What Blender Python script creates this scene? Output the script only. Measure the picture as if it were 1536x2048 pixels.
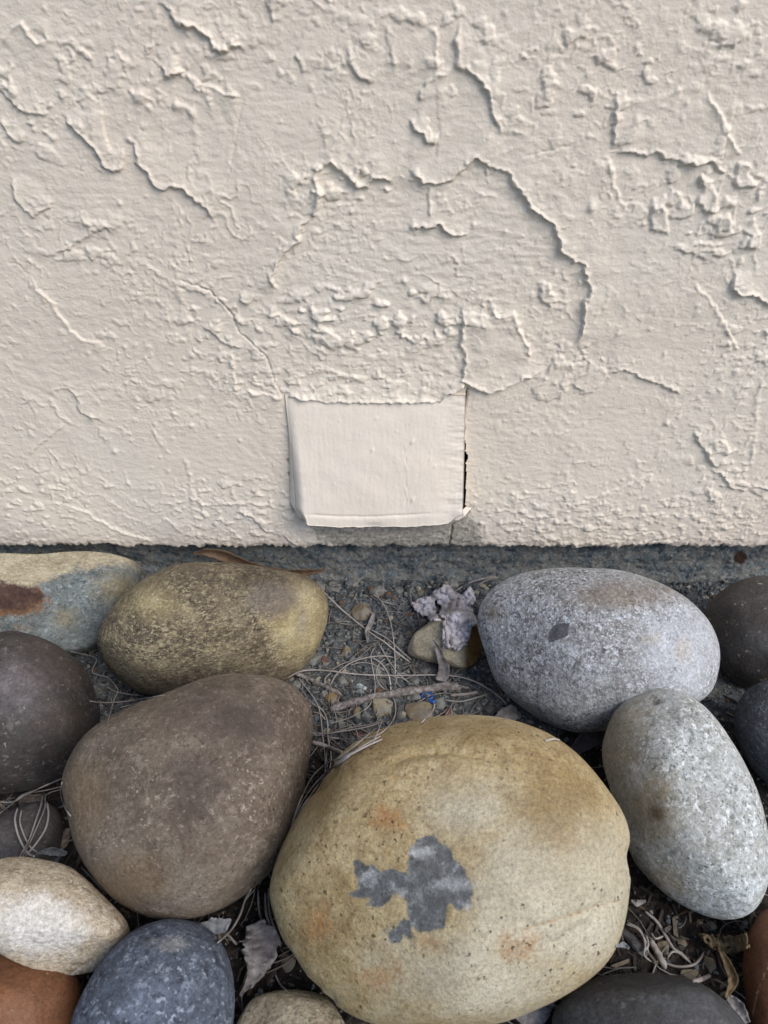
import bpy, bmesh, math, random
import numpy as np
from mathutils import Vector, Matrix
from mathutils.bvhtree import BVHTree

for o in list(bpy.data.objects):
    bpy.data.objects.remove(o, do_unlink=True)
scene = bpy.context.scene
COL = scene.collection
rng = np.random.default_rng(7)
random.seed(7)

# ------------------------------------------------------------------ camera, world, sun, exposure
CAM_D, CAM_H, PITCH = 0.42, 0.406, math.radians(38.0)     # metres from the wall, above the soil, tilt down
FPX = 1490.0                                              # focal length in pixels of the 1536 x 2048 photo
cam_data = bpy.data.cameras.new('camera')
cam = bpy.data.objects.new('camera', cam_data)
COL.objects.link(cam)
cam.location = (0, -CAM_D, CAM_H)
cam.rotation_euler = (math.pi / 2 - PITCH, 0, 0)
cam_data.sensor_fit = 'VERTICAL'
cam_data.sensor_height = 36.0
cam_data.lens = FPX / 2048 * 36.0
cam_data.clip_start = 0.01
cam_data.clip_end = 500
cam_data.dof.use_dof = True
cam_data.dof.focus_distance = 0.46
cam_data.dof.aperture_fstop = 15.0
scene.camera = cam

SUN_DIR = Vector((0.58, -0.50, 0.72)).normalized()        # towards the bright part of the sky
world = bpy.data.worlds.new('World')
scene.world = world
world.use_nodes = True
wn = world.node_tree
wn.nodes.clear()
wo = wn.nodes.new('ShaderNodeOutputWorld')
wb = wn.nodes.new('ShaderNodeBackground')
sky = wn.nodes.new('ShaderNodeTexSky')
sky.sky_type = 'NISHITA'
sky.sun_disc = False
sky.sun_elevation = math.asin(SUN_DIR.z)
sky.sun_rotation = math.atan2(SUN_DIR.x, SUN_DIR.y)
sky.air_density = 1.0
sky.dust_density = 1.0
sky.ozone_density = 1.0
wb.inputs['Strength'].default_value = 0.085
wn.links.new(sky.outputs[0], wb.inputs[0])
wn.links.new(wb.outputs[0], wo.inputs[0])

sun_data = bpy.data.lights.new('sun', 'SUN')
sun_data.energy = 1.5
sun_data.angle = math.radians(38)
sun_data.color = (1.0, 0.94, 0.87)
sun = bpy.data.objects.new('sun', sun_data)
COL.objects.link(sun)
sun.rotation_euler = SUN_DIR.to_track_quat('Z', 'Y').to_euler()
sun.location = SUN_DIR * 5

scene.view_settings.view_transform = 'Standard'
scene.view_settings.look = 'None'
scene.view_settings.gamma = 1.0
scene.view_settings.exposure = 0.97
scene.view_settings.use_curve_mapping = False

# ------------------------------------------------------------------ pixel <-> place
CP, SP = math.cos(PITCH), math.sin(PITCH)
CAM = np.array([0.0, -CAM_D, CAM_H])
RIGHT = np.array([1.0, 0, 0]); UP = np.array([0, SP, CP]); FWD = np.array([0, CP, -SP])

def ray(px, py):
    px = np.asarray(px, float); py = np.asarray(py, float)
    d = (FWD + ((px - 768) / FPX)[..., None] * RIGHT - ((py - 1024) / FPX)[..., None] * UP)
    return d

def on_wall(px, py, y=0.0):
    d = ray(px, py); t = (y - CAM[1]) / d[..., 1]
    return CAM + d * t[..., None]

def on_z(px, py, z=0.0):
    d = ray(px, py); t = (z - CAM[2]) / d[..., 2]
    return CAM + d * t[..., None]

def to_px(P):
    Q = np.asarray(P, float) - CAM
    w = Q @ FWD
    return 768 + FPX * (Q @ RIGHT) / w, 1024 - FPX * (Q @ UP) / w

# ------------------------------------------------------------------ noise in numpy
def _grad3(seed):
    r = np.random.default_rng(seed)
    g = r.normal(size=(512, 3)); g /= np.linalg.norm(g, axis=1)[:, None]
    p = r.permutation(512)
    return g.astype(np.float32), np.concatenate([p, p, p])
_NC = {}
def pn3(x, y, z, seed=0):
    if seed not in _NC: _NC[seed] = _grad3(seed)
    g, p = _NC[seed]
    x, y, z = np.broadcast_arrays(np.asarray(x, float), np.asarray(y, float), np.asarray(z, float))
    xi = np.floor(x).astype(int); yi = np.floor(y).astype(int); zi = np.floor(z).astype(int)
    xf = x - xi; yf = y - yi; zf = z - zi
    u = xf**3*(xf*(xf*6-15)+10); v = yf**3*(yf*(yf*6-15)+10); w = zf**3*(zf*(zf*6-15)+10)
    def c(i, j, k):
        h = p[(p[(p[(xi+i) & 511] + yi + j) & 511] + zi + k) & 511]
        gg = g[h]
        return gg[..., 0]*(xf-i) + gg[..., 1]*(yf-j) + gg[..., 2]*(zf-k)
    a = c(0,0,0)*(1-u)+c(1,0,0)*u; b = c(0,1,0)*(1-u)+c(1,1,0)*u
    e = c(0,0,1)*(1-u)+c(1,0,1)*u; f = c(0,1,1)*(1-u)+c(1,1,1)*u
    return ((a*(1-v)+b*v)*(1-w) + (e*(1-v)+f*v)*w) * 1.6
def pn2(x, y, seed=0):
    if seed not in _NC: _NC[seed] = _grad3(seed)
    g, p = _NC[seed]
    x, y = np.broadcast_arrays(np.asarray(x, float), np.asarray(y, float))
    xi = np.floor(x).astype(int); yi = np.floor(y).astype(int)
    xf = x - xi; yf = y - yi
    u = xf**3*(xf*(xf*6-15)+10); v = yf**3*(yf*(yf*6-15)+10)
    def c(i, j):
        gg = g[p[(p[(xi+i) & 511] + yi + j) & 511]]
        return gg[..., 0]*(xf-i) + gg[..., 1]*(yf-j)
    return ((c(0,0)*(1-u)+c(1,0)*u)*(1-v) + (c(0,1)*(1-u)+c(1,1)*u)*v) * 1.9
def fb2(x, y, seed=0, n=3, gain=0.5):
    s = 0; a = 1; t = 0
    for i in range(n):
        s = s + a*pn2(x*2**i, y*2**i, seed+i); t += a; a *= gain
    return s/t
def fb3(P, sc, seed=0, n=3, gain=0.5):
    s = 0; a = 1; t = 0
    for i in range(n):
        q = P*sc*2**i
        s = s + a*pn3(q[:, 0], q[:, 1], q[:, 2], seed+i); t += a; a *= gain
    return s/t
def sstep(a, b, x):
    t = np.clip((x-a)/(b-a), 0, 1)
    return t*t*(3-2*t)

# ------------------------------------------------------------------ 2-D distance tools
def poly_dist(X, Y, pts, closed=False):
    """distance, side (+ left of travel), arc parameter 0..1 to a polyline"""
    pts = np.asarray(pts, float)
    if closed: pts = np.vstack([pts, pts[:1]])
    best = np.full(X.shape, 1e9); side = np.zeros(X.shape); par = np.zeros(X.shape)
    seg = np.linalg.norm(np.diff(pts, axis=0), axis=1); tot = seg.sum(); acc = 0
    for i in range(len(pts)-1):
        ax, ay = pts[i]; bx, by = pts[i+1]
        dx, dy = bx-ax, by-ay; L2 = dx*dx+dy*dy+1e-18
        t = np.clip(((X-ax)*dx + (Y-ay)*dy)/L2, 0, 1)
        ex = X-ax-t*dx; ey = Y-ay-t*dy
        d = np.hypot(ex, ey)
        m = d < best
        best = np.where(m, d, best)
        side = np.where(m, np.sign(dx*ey - dy*ex), side)
        par = np.where(m, (acc + t*seg[i])/tot, par)
        acc += seg[i]
    return best, side, par
def poly_sd(X, Y, pts):
    """signed distance to a closed polygon, positive inside"""
    pts = np.asarray(pts, float)
    d, _, _ = poly_dist(X, Y, pts, True)
    ins = np.zeros(X.shape, bool)
    j = len(pts)-1
    for i in range(len(pts)):
        xi, yi = pts[i]; xj, yj = pts[j]
        if yi != yj:
            c = ((yi > Y) != (yj > Y)) & (X < (xj-xi)*(Y-yi)/(yj-yi)+xi)
            ins ^= c
        j = i
    return np.where(ins, d, -d)
def crom(pts, n=8, closed=False):
    """Catmull-Rom through the points"""
    P = np.asarray(pts, float)
    if closed: Q = np.vstack([P[-1:], P, P[:2]])
    else: Q = np.vstack([2*P[0]-P[1], P, 2*P[-1]-P[-2]])
    out = []
    for i in range(1, len(Q)-2):
        for k in range(n):
            t = k/n
            a, b, c, d = Q[i-1], Q[i], Q[i+1], Q[i+2]
            out.append(0.5*(2*b + (c-a)*t + (2*a-5*b+4*c-d)*t*t + (3*b-a-3*c+d)*t**3))
    if not closed: out.append(P[-1])
    return np.array(out)

# ------------------------------------------------------------------ mesh helpers
def np_mesh(name, V, F, smooth=True):
    """V (n,3), F (m,k) all faces with k corners"""
    V = np.ascontiguousarray(V, np.float32); F = np.ascontiguousarray(F, np.int32)
    me = bpy.data.meshes.new(name)
    me.vertices.add(len(V)); me.vertices.foreach_set('co', V.ravel())
    k = F.shape[1]
    me.loops.add(F.size); me.loops.foreach_set('vertex_index', F.ravel())
    me.polygons.add(len(F))
    me.polygons.foreach_set('loop_start', np.arange(0, F.size, k, dtype=np.int32))
    me.polygons.foreach_set('loop_total', np.full(len(F), k, np.int32))
    me.polygons.foreach_set('use_smooth', np.full(len(F), smooth, bool))
    me.update(calc_edges=True)
    return me
def attr(me, name, arr):
    a = me.attributes.new(name, 'FLOAT', 'POINT')
    a.data.foreach_set('value', np.ascontiguousarray(arr, np.float32))
def grid_faces(nx, ny):
    i = np.arange(nx*ny).reshape(ny, nx)
    return np.stack([i[:-1, :-1], i[:-1, 1:], i[1:, 1:], i[1:, :-1]], -1).reshape(-1, 4)
def link(name, me, mat=None, parent=None, loc=None):
    o = bpy.data.objects.new(name, me)
    COL.objects.link(o)
    if mat is not None and me is not None and not me.materials: me.materials.append(mat)
    if loc is not None: o.location = loc
    if parent is not None: o.parent = parent
    return o
def tag(o, label=None, cat=None, group=None, kind=None):
    if label: o['label'] = label
    if cat: o['category'] = cat
    if group: o['group'] = group
    if kind: o['kind'] = kind
    return o
def smooth_normals_join(parts):
    V = []; F = []; n = 0
    for v, f in parts:
        V.append(v); F.append(f+n); n += len(v)
    return np.vstack(V), np.vstack(F)

# ------------------------------------------------------------------ material helpers
def S(r, g, b):
    def c(u):
        u /= 255.0
        return u/12.92 if u <= 0.04045 else ((u+0.055)/1.055)**2.4
    return (c(r), c(g), c(b), 1.0)
class Mat:
    def __init__(s, name, rough=0.7, spec=0.3):
        s.m = bpy.data.materials.new(name); s.m.use_nodes = True
        s.t = s.m.node_tree; s.t.nodes.clear()
        s.out = s.t.nodes.new('ShaderNodeOutputMaterial')
        s.b = s.t.nodes.new('ShaderNodeBsdfPrincipled')
        s.t.links.new(s.b.outputs[0], s.out.inputs[0])
        s.b.inputs['Roughness'].default_value = rough
        s.b.inputs['Specular IOR Level'].default_value = spec
        s.co = s.t.nodes.new('ShaderNodeTexCoord').outputs['Object']
        s.h = None
    def put(s, sock, v):
        if hasattr(v, 'is_linked'): s.t.links.new(v, sock)
        else: sock.default_value = v
    def noise(s, scale, detail=4, rough=0.55, dist=0.0, vec=None):
        n = s.t.nodes.new('ShaderNodeTexNoise')
        s.put(n.inputs['Vector'], vec or s.co)
        n.inputs['Scale'].default_value = scale; n.inputs['Detail'].default_value = detail
        n.inputs['Roughness'].default_value = rough; n.inputs['Distortion'].default_value = dist
        return n.outputs['Fac']
    def voro(s, scale, feature='F1', out='Distance', vec=None, rand=1.0):
        n = s.t.nodes.new('ShaderNodeTexVoronoi'); n.feature = feature
        s.put(n.inputs['Vector'], vec or s.co)
        n.inputs['Scale'].default_value = scale; n.inputs['Randomness'].default_value = rand
        return n.outputs[out]
    def mapv(s, scale=(1,1,1), rot=(0,0,0), loc=(0,0,0)):
        n = s.t.nodes.new('ShaderNodeMapping'); s.put(n.inputs['Vector'], s.co)
        n.inputs['Scale'].default_value = scale; n.inputs['Rotation'].default_value = rot
        n.inputs['Location'].default_value = loc
        return n.outputs[0]
    def ramp(s, fac, stops, interp='LINEAR'):
        n = s.t.nodes.new('ShaderNodeValToRGB'); r = n.color_ramp; r.interpolation = interp
        while len(r.elements) < len(stops): r.elements.new(0.5)
        for e, (p, c) in zip(r.elements, stops):
            e.position = p; e.color = c if isinstance(c, tuple) else (c, c, c, 1)
        s.put(n.inputs[0], fac)
        return n.outputs[0]
    def step(s, fac, a, b):
        n = s.t.nodes.new('ShaderNodeMapRange'); n.interpolation_type = 'SMOOTHSTEP'
        s.put(n.inputs['Value'], fac)
        n.inputs['From Min'].default_value = a; n.inputs['From Max'].default_value = b
        return n.outputs[0]
    def mix(s, fac, a, b, mode='MIX'):
        n = s.t.nodes.new('ShaderNodeMix'); n.data_type = 'RGBA'; n.blend_type = mode
        s.put(n.inputs[0], fac); s.put(n.inputs[6], a); s.put(n.inputs[7], b)
        return n.outputs[2]
    def math(s, op, a, b=0.0):
        n = s.t.nodes.new('ShaderNodeMath'); n.operation = op
        s.put(n.inputs[0], a); s.put(n.inputs[1], b)
        return n.outputs[0]
    def at(s, name):
        n = s.t.nodes.new('ShaderNodeAttribute'); n.attribute_name = name
        return n.outputs['Fac']
    def rnd(s):
        return s.t.nodes.new('ShaderNodeObjectInfo').outputs['Random']
    def bump(s, height, dist, strength=1.0):
        n = s.t.nodes.new('ShaderNodeBump'); n.inputs['Strength'].default_value = strength
        n.inputs['Distance'].default_value = dist
        s.put(n.inputs['Height'], height)
        if s.h is not None: s.t.links.new(s.h, n.inputs['Normal'])
        s.h = n.outputs[0]
    def done(s, col, rough=None):
        s.put(s.b.inputs['Base Color'], col)
        if rough is not None: s.put(s.b.inputs['Roughness'], rough)
        if s.h is not None: s.t.links.new(s.h, s.b.inputs['Normal'])
        return s.m

# ================================================================== THE WALL
def stucco_mat():
    m = Mat('painted_stucco', 0.5, 0.3)
    big = m.noise(6, 3, 0.5)
    c = m.ramp(big, [(0.30, S(219,210,197)), (0.5, S(221,210,195)), (0.70, S(222,208,193))])
    mid = m.noise(45, 5, 0.6)
    c = m.mix(m.step(mid, 0.50, 0.75), c, S(213,202,188))
    sp = m.noise(700, 2, 0.5)
    c = m.mix(m.math('MULTIPLY', m.step(sp, 0.60, 0.78), 0.20), c, S(198,186,168))
    # bare grey render where the paint has come away under the cover
    f = m.math('ADD', m.at('bare'), m.math('MULTIPLY', m.math('SUBTRACT', m.noise(260, 5, 0.65), 0.5), 2.4))
    bare = m.ramp(m.noise(330, 6, 0.7), [(0.3, S(96,92,86)), (0.5, S(158,152,142)), (0.7, S(186,180,168))])
    c = m.mix(m.step(f, 0.35, 0.9), c, bare)
    m.bump(m.noise(800, 2, 0.5), 0.00022, 0.9)
    m.bump(m.noise(230, 2, 0.45, vec=m.mapv((0.75, 1, 1.25))), 0.0007, 0.8)
    return m.done(c)

LIP = 0.0445                                              # height of the stucco's lower edge
_xs = np.arange(-0.312, 0.3121, 0.00066)
_out = 0.312 + 0.004*np.cumsum(1.13**np.arange(46)) / 4
xs = np.concatenate([-_out[::-1], _xs, _out])
_z = [0.0]
while _z[-1] < 0.352: _z.append(_z[-1] + 0.00082 - 0.00026*_z[-1]/0.35)
_z = np.array(_z)
zs = np.concatenate([_z, _z[-1] + np.cumsum(0.0012*1.13**np.arange(46))])
zs = zs[zs < 3.0]
NX, NZ = len(xs), len(zs)
X, Z0 = np.meshgrid(xs, zs)
Z = Z0 + LIP
PXX, PXY = to_px(np.stack([X, np.zeros_like(X), Z], -1).reshape(-1, 3))
PXX = PXX.reshape(X.shape); PXY = PXY.reshape(X.shape)
near = (np.abs(X) < 0.34) & (Z < 0.45)
WX = X + 0.0022*fb2(X*95, Z*95, 11, 3, 0.62) + 0.0010*pn2(X*310, Z*310, 14); WZ = Z + 0.0022*fb2(X*95, Z*95, 21, 3, 0.62) + 0.0010*pn2(X*310, Z*310, 24)   # ragged edges
H = np.zeros_like(X)                                       # metres, towards the viewer
H += 0.0012*fb2(X*9, Z*9, 31, 3)
H += 0.00034*fb2(X*60+3*pn2(X*20, Z*20, 5), Z*75, 35, 3)
H += 0.00010*fb2(X*240, Z*300, 38, 2, 0.5)*near*(0.45+0.75*sstep(-0.3, 0.4, fb2(X*18, Z*18, 39, 2)))
H += 0.00042*sstep(0.20, 0.34, fb2(WX*165, WZ*185, 44, 2, 0.6))*near*sstep(-0.25, 0.35, fb2(X*14, Z*14, 47, 2))
WX2 = WX + 0.0026*pn2(X*75, Z*75, 13); WZ2 = WZ + 0.0026*pn2(X*75, Z*75, 23)

# squiggly trowel ridges and drips, in patches
msk = sstep(0.02, 0.30, fb2(X*16+4, Z*16, 52, 2))*near
rd = 1-np.abs(fb2(WX*62, WZ*58, 54, 2, 0.5))*2.4
H += 0.00042*sstep(0.80, 0.97, rd)*msk*(0.6+0.9*sstep(-0.2, 0.3, pn2(X*90, Z*90, 57)))
rd = 1-np.abs(fb2(WX*120+9, WZ*140, 58, 2, 0.5))*2.4
H += 0.00032*sstep(0.80, 0.97, rd)*sstep(0.0, 0.35, fb2(X*22, Z*22+7, 59, 2))*near*(0.5+sstep(-0.1, 0.3, pn2(X*130, Z*130, 56)))
def w2(pts):
    pts = np.asarray(pts, float)
    q = on_wall(pts[:, 0], pts[:, 1]); return q[:, [0, 2]]
def sub(pts, reach):
    a = pts.min(0)-reach; b = pts.max(0)+reach
    i0, i1 = np.searchsorted(xs, [a[0], b[0]]); j0, j1 = np.searchsorted(zs+LIP, [a[1], b[1]])
    return (slice(j0, j1+1), slice(i0, i1+1))
def scarp(pts, hint, h=1.3, L=16, w=0.55, taper=0.14, lip=0.35):
    """a torn edge: the coat stands h mm proud on the hinted side and fades over L mm"""
    P = w2(pts); h *= 0.92e-3; L *= 1e-3; w *= 0.75e-3
    s = sub(P, 3.2*L)
    d, sd, t = poly_dist(WX[s], WZ[s], P)
    hv = {'U': (0,1), 'D': (0,-1), 'L': (-1,0), 'R': (1,0), 'UR': (.7,.7), 'UL': (-.7,.7), 'DR': (.7,-.7), 'DL': (-.7,-.7)}[hint]
    nrm = np.array([[-(q[1]-p[1]), q[0]-p[0]] for p, q in zip(P[:-1], P[1:])])
    if (nrm @ np.array(hv)).sum() < 0: sd = -sd
    sg = d*sd
    tp = sstep(0, taper, t)*sstep(0, taper, 1-t)
    f = sstep(-w, w, sg)*np.exp(-np.maximum(sg, 0)/L)
    f = f + 1.5*lip*np.exp(-((sg-2.2*w)/(2.0*w))**2)
    H[s] += h*f*tp*(0.95+0.5*pn2(X[s]*70, Z[s]*70, 17))
def ridge(pts, h=0.7, w=1.0, taper=0.1):
    P = w2(pts); s = sub(P, 4e-3*w+0.003)
    d, _, t = poly_dist(WX[s], WZ[s], P)
    k = 0.55+0.45*pn2(X[s]*260, Z[s]*260, 77)
    H[s] += 1.2*h*1e-3*np.exp(-(d/(w*1e-3))**2)*k*sstep(0, taper, t)*sstep(0, taper, 1-t)
def island(pts, h=1.2, w=0.7):
    P = w2(pts); s = sub(P, 0.010)
    sd = poly_sd(WX2[s], WZ2[s], P)
    H[s] += h*1e-3*(0.8+0.6*pn2(X[s]*110, Z[s]*110, 19))*(sstep(-w*1e-3, w*1e-3, sd) + 0.3*np.exp(-((sd-1.4e-3)/1.0e-3)**2))
def groove(pts, depth=1.0, w=0.35, taper=0.05):
    P = w2(pts); s = sub(P, 0.006)
    jx = X[s] + 0.0006*pn2(X[s]*300, Z[s]*300, 91); jz = Z[s] + 0.0006*pn2(X[s]*300, Z[s]*300, 92)
    d, _, t = poly_dist(jx, jz, P)
    H[s] -= depth*1e-3*np.exp(-(d/(w*1e-3))**2)*sstep(0, taper, t)*sstep(0, taper, 1-t)
def zone(cx, cy, rx, ry, soft=0.45):
    q = np.hypot((PXX-cx)/rx, (PXY-cy)/ry)
    return np.where(near, 1-sstep(1-soft, 1+soft, q), 0)
def lumps(cx, cy, rx, ry, h=1.1, sc=95, th=0.10, seed=0, st=1.0):
    m = zone(cx, cy, rx, ry)
    n = fb2(WX*sc*0.8, WZ*sc*st, 200+seed, 3, 0.55)
    H[...] += h*1e-3*sstep(th, th+0.16, n)*m*(0.7+0.6*sstep(th, 0.6, n))

# --- regions of rougher coat
lumps(745, 635, 200, 66, 2.1, 85, 0.05, 1, 1.15)
lumps(1430, 410, 150, 120, 1.2, 85, 0.16, 2)
lumps(1170, 150, 190, 110, 1.0, 100, 0.14, 3)
lumps(80, 190, 120, 130, 1.0, 90, 0.12, 4)
lumps(215, 150, 120, 90, 0.8, 100, 0.14, 5)
lumps(450, 650, 120, 100, 0.9, 105, 0.14, 6)
lumps(1340, 1050, 260, 60, 0.8, 130, 0.05, 7, 1.5)
lumps(1080, 1030, 150, 60, 0.8, 130, 0.08, 8, 1.5)
lumps(1460, 950, 90, 80, 1.0, 110, 0.10, 9)
lumps(370, 170, 130, 50, 0.9, 105, 0.10, 10)
lumps(870, 70, 150, 80, 0.9, 90, 0.14, 12)
lumps(180, 480, 130, 50, 0.8, 105, 0.10, 13)
lumps(700, 765, 260, 36, 0.9, 120, 0.05, 14, 1.6)
lumps(60, 1000, 130, 70, 0.9, 120, 0.10, 15, 1.4)
lumps(470, 1020, 130, 70, 0.9, 120, 0.08, 16, 1.5)
lumps(1140, 730, 90, 50, 0.8, 120, 0.12, 17)
lumps(700, 365, 130, 42, 1.7, 90, 0.06, 18)
lumps(300, 700, 200, 130, 0.5, 120, 0.18, 19)
lumps(1500, 100, 120, 120, 1.0, 80, 0.12, 20)
lumps(560, 70, 200, 110, 0.6, 85, 0.20, 21)
lumps(1500, 690, 60, 110, 0.8, 110, 0.14, 22)
H += 0.0009*sstep(0.03, 0.0, Z0)*fb2(X*130, Z*210, 60, 3, 0.6)*near
# hollow where the big flake is missing, with a coarser horizontally combed surface
hol = poly_sd(PXX, PXY, [(648,330),(760,350),(850,372),(950,325),(1020,350),(1060,420),(1120,490),(1175,570),(1150,690),(1080,740),(930,620),(920,770),(560,785),(545,650),(550,520),(630,440)])
hm = np.where(near, sstep(-8, 18, hol), 0)
H -= 0.0006*hm
H += hm*(0.00036*fb2(X*120, Z*280, 70, 2, 0.5))

# --- torn edges, traced on the wall
scarp([(312,-10),(340,25),(350,46),(362,56),(378,54),(402,66),(416,76),(421,92),(440,104),(456,102),(466,92),(480,92),(486,112)], 'UR', 1.6, 18)
scarp([(122,222),(140,250),(165,275),(190,298),(200,322),(216,336),(231,346),(243,338),(248,318),(250,288)], 'UR', 1.7, 20)
scarp([(248,286),(258,283),(267,287),(272,325),(295,345),(306,366),(321,379),(370,378),(386,400),(411,416),(433,444)], 'UR', 1.7, 22)
scarp([(-5,82),(30,48),(44,42),(60,70),(76,86),(92,74),(84,52)], 'D', 1.1, 8)
scarp([(20,345),(28,385),(46,422),(70,434),(90,420),(112,400)], 'UR', 1.1, 14)
scarp([(-8,176),(30,210),(62,234),(98,228)], 'U', 1.1, 12)
scarp([(322,122),(334,150),(350,153),(372,147)], 'UR', 1.3, 8)
scarp([(0,240),(25,278),(38,285),(50,262)], 'UR', 0.9, 9)
scarp([(372,148),(402,162),(442,178),(486,192)], 'D', 0.9, 9)
scarp([(640,332),(664,328),(690,350),(714,370),(736,378),(748,358),(770,362),(790,372)], 'U', 2.0, 12)
scarp([(644,328),(635,365),(642,385),(640,412),(630,440)], 'L', 2.2, 8, 0.55, 0.08)
scarp([(628,438),(604,448),(592,458),(598,482),(570,505),(552,526),(546,560),(560,580)], 'L', 2.3, 14)
scarp([(60,545),(75,575),(107,606),(120,632),(165,680),(208,684)], 'DL', 0.9, 16)
scarp([(82,516),(112,506),(146,498),(166,480),(200,458),(214,452),(234,472)], 'U', 1.0, 10)
ridge([(345,360),(350,450),(354,560)], 0.35, 2.0)
ridge([(384,190),(388,260),(408,330)], 0.6, 1.6)
scarp([(586,112),(598,120),(604,150)], 'R', 1.0, 8)
ridge([(578,142),(588,165)], 0.9, 1.4)
scarp([(688,120),(702,130),(722,156),(748,172)], 'UR', 1.2, 10)
scarp([(528,-5),(538,20),(546,46)], 'R', 1.0, 9)
scarp([(916,42),(912,75),(914,132),(936,146),(964,170),(980,196),(982,230),(998,256),(992,270)], 'R', 1.7, 16)
scarp([(868,50),(877,82),(874,140)], 'L', 1.1, 10)
scarp([(842,205),(841,178),(868,150),(894,150)], 'DR', 0.9, 10)
scarp([(816,232),(824,262),(846,272),(855,288),(870,286),(874,266)], 'U', 1.4, 10)
scarp([(905,165),(912,185),(906,200)], 'L', 0.9, 6)
scarp([(768,50),(780,90),(788,140)], 'R', 0.9, 8)
scarp([(808,338),(823,340),(835,356),(850,366),(880,369),(905,361),(930,336),(950,319),(976,330),(1016,346),(1026,368),(1050,395),(1062,416),(1090,436),(1110,460),(1121,481),(1122,501),(1141,521),(1161,531),(1175,560),(1181,586),(1166,602),(1164,640),(1151,694)], 'UR', 2.0, 24, 0.5, 0.05, 0.3)
ridge([(972,330),(974,352)], 1.6, 0.9)
scarp([(858,372),(857,400),(858,432)], 'R', 1.1, 5)
ridge([(886,380),(888,410),(902,430)], 1.0, 1.3)
scarp([(812,450),(832,458),(852,455),(880,450),(896,462),(908,472),(940,472)], 'U', 1.7, 7)
scarp([(1231,192),(1226,240),(1221,294)], 'R', 1.4, 14)
scarp([(1222,304),(1260,306),(1281,316),(1312,300),(1330,315),(1362,322),(1386,330),(1420,326),(1446,348),(1456,326)], 'U', 1.5, 16)
scarp([(1415,180),(1440,230),(1466,280),(1482,314)], 'L', 1.2, 14)
ridge([(1298,200),(1330,188),(1362,180),(1410,176)], 0.6, 1.3)
groove([(1050,312),(1100,300),(1160,285)], 0.5)
island([(1402,345),(1400,415),(1412,430),(1425,425),(1437,385),(1420,360)], 1.6)
island([(1430,440),(1425,462),(1450,468),(1476,460),(1465,440),(1452,428)], 1.6)
island([(1310,405),(1298,430),(1300,465),(1335,472),(1338,440),(1320,410)], 1.3)
island([(1340,425),(1345,432),(1390,430),(1395,410),(1360,400)], 1.3)
island([(1485,450),(1490,490),(1510,497),(1520,470),(1500,440)], 1.4)
island([(1470,330),(1480,380),(1512,372),(1502,330)], 1.4)
island([(1355,495),(1370,506),(1432,500),(1442,485),(1400,480)], 1.2)
island([(1076,568),(1080,605),(1100,615),(1114,600),(1104,572)], 1.2)
scarp([(1464,538),(1462,580),(1476,590),(1504,590),(1524,600),(1560,622)], 'UR', 2.0, 16)
scarp([(1388,556),(1430,612),(1446,642),(1470,682),(1478,706)], 'L', 1.0, 14)
scarp([(1218,312),(1232,370),(1240,402),(1262,416)], 'L', 1.0, 12)
scarp([(930,604),(920,626),(925,652),(922,690),(929,722),(921,762),(946,771),(960,779),(980,786),(1010,776),(1040,760),(1092,742)], 'UR', 2.4, 18)
scarp([(988,608),(1000,632),(1030,626),(1045,670),(1060,690),(1067,722)], 'L', 1.5, 12)
ridge([(970,600),(985,615),(1000,625)], 1.2, 2.0)
island([(1090,745),(1065,775),(1068,792),(1100,800),(1130,790),(1145,750),(1140,730),(1110,725)], 0.9)
island([(1160,715),(1170,714),(1173,736),(1156,756),(1148,770),(1165,788),(1190,786),(1212,762),(1216,745),(1190,735)], 1.0)
scarp([(1214,746),(1246,741),(1290,758),(1326,769),(1364,794)], 'U', 1.3, 16)
scarp([(1385,860),(1400,890),(1412,906),(1416,918),(1438,938)], 'R', 1.5, 9)
scarp([(1418,882),(1438,874),(1455,890),(1461,910)], 'DL', 1.0, 6)
scarp([(1412,940),(1440,948),(1452,966),(1460,978),(1484,981),(1510,974),(1560,980)], 'U', 1.4, 9)
scarp([(1170,1000),(1200,988),(1244,974),(1286,955),(1318,942)], 'DL', 0.8, 14)
groove([(1300,886),(1340,878),(1372,868)], 0.4)
ridge([(1522,740),(1512,820),(1508,870),(1500,940)], 0.9, 1.4)
ridge([(1126,930),(1140,975),(1156,1010)], 0.7, 2.2)
scarp([(98,790),(116,781),(136,780),(152,798),(160,824),(196,840),(214,846)], 'U', 0.9, 12)
ridge([(100,795),(116,828),(150,855)], 0.9, 1.3)
scarp([(132,850),(90,880),(58,918)], 'UL', 0.6, 12)
scarp([(118,1004),(150,1014),(172,1022),(200,1040),(250,1066),(310,1082)], 'DL', 1.1, 10)
scarp([(196,850),(196,870),(216,884)], 'R', 0.6, 7)
ridge([(305,858),(340,912)], 0.9, 1.5)
ridge([(368,912),(380,950),(386,1014)], 0.9, 1.3)
scarp([(405,652),(430,668),(446,686),(482,696)], 'U', 1.0, 7)
scarp([(464,700),(468,742),(474,790)], 'L', 1.0, 9)
scarp([(474,792),(496,784),(540,790),(570,797)], 'D', 1.1, 9)
ridge([(252,514),(266,530),(280,522),(330,552),(372,572)], 0.6, 1.1)
scarp([(480,1020),(500,1030),(530,1060),(545,1068)], 'UR', 1.1, 7)
scarp([(566,1070),(580,1080),(598,1092)], 'UR', 1.4, 6)
groove([(352,556),(420,580),(440,600),(466,631),(476,662),(502,686),(531,711),(541,736),(549,762),(565,792)], 1.3, 0.36)
groove([(487,190),(476,250),(468,300),(460,340),(440,390),(425,425),(400,450),(381,490),(375,545)], 0.45, 0.3)
groove([(58,552),(40,530),(12,522)], 0.6)
ridge([(355,560),(372,660),(390,790)], 0.3, 1.5)
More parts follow.
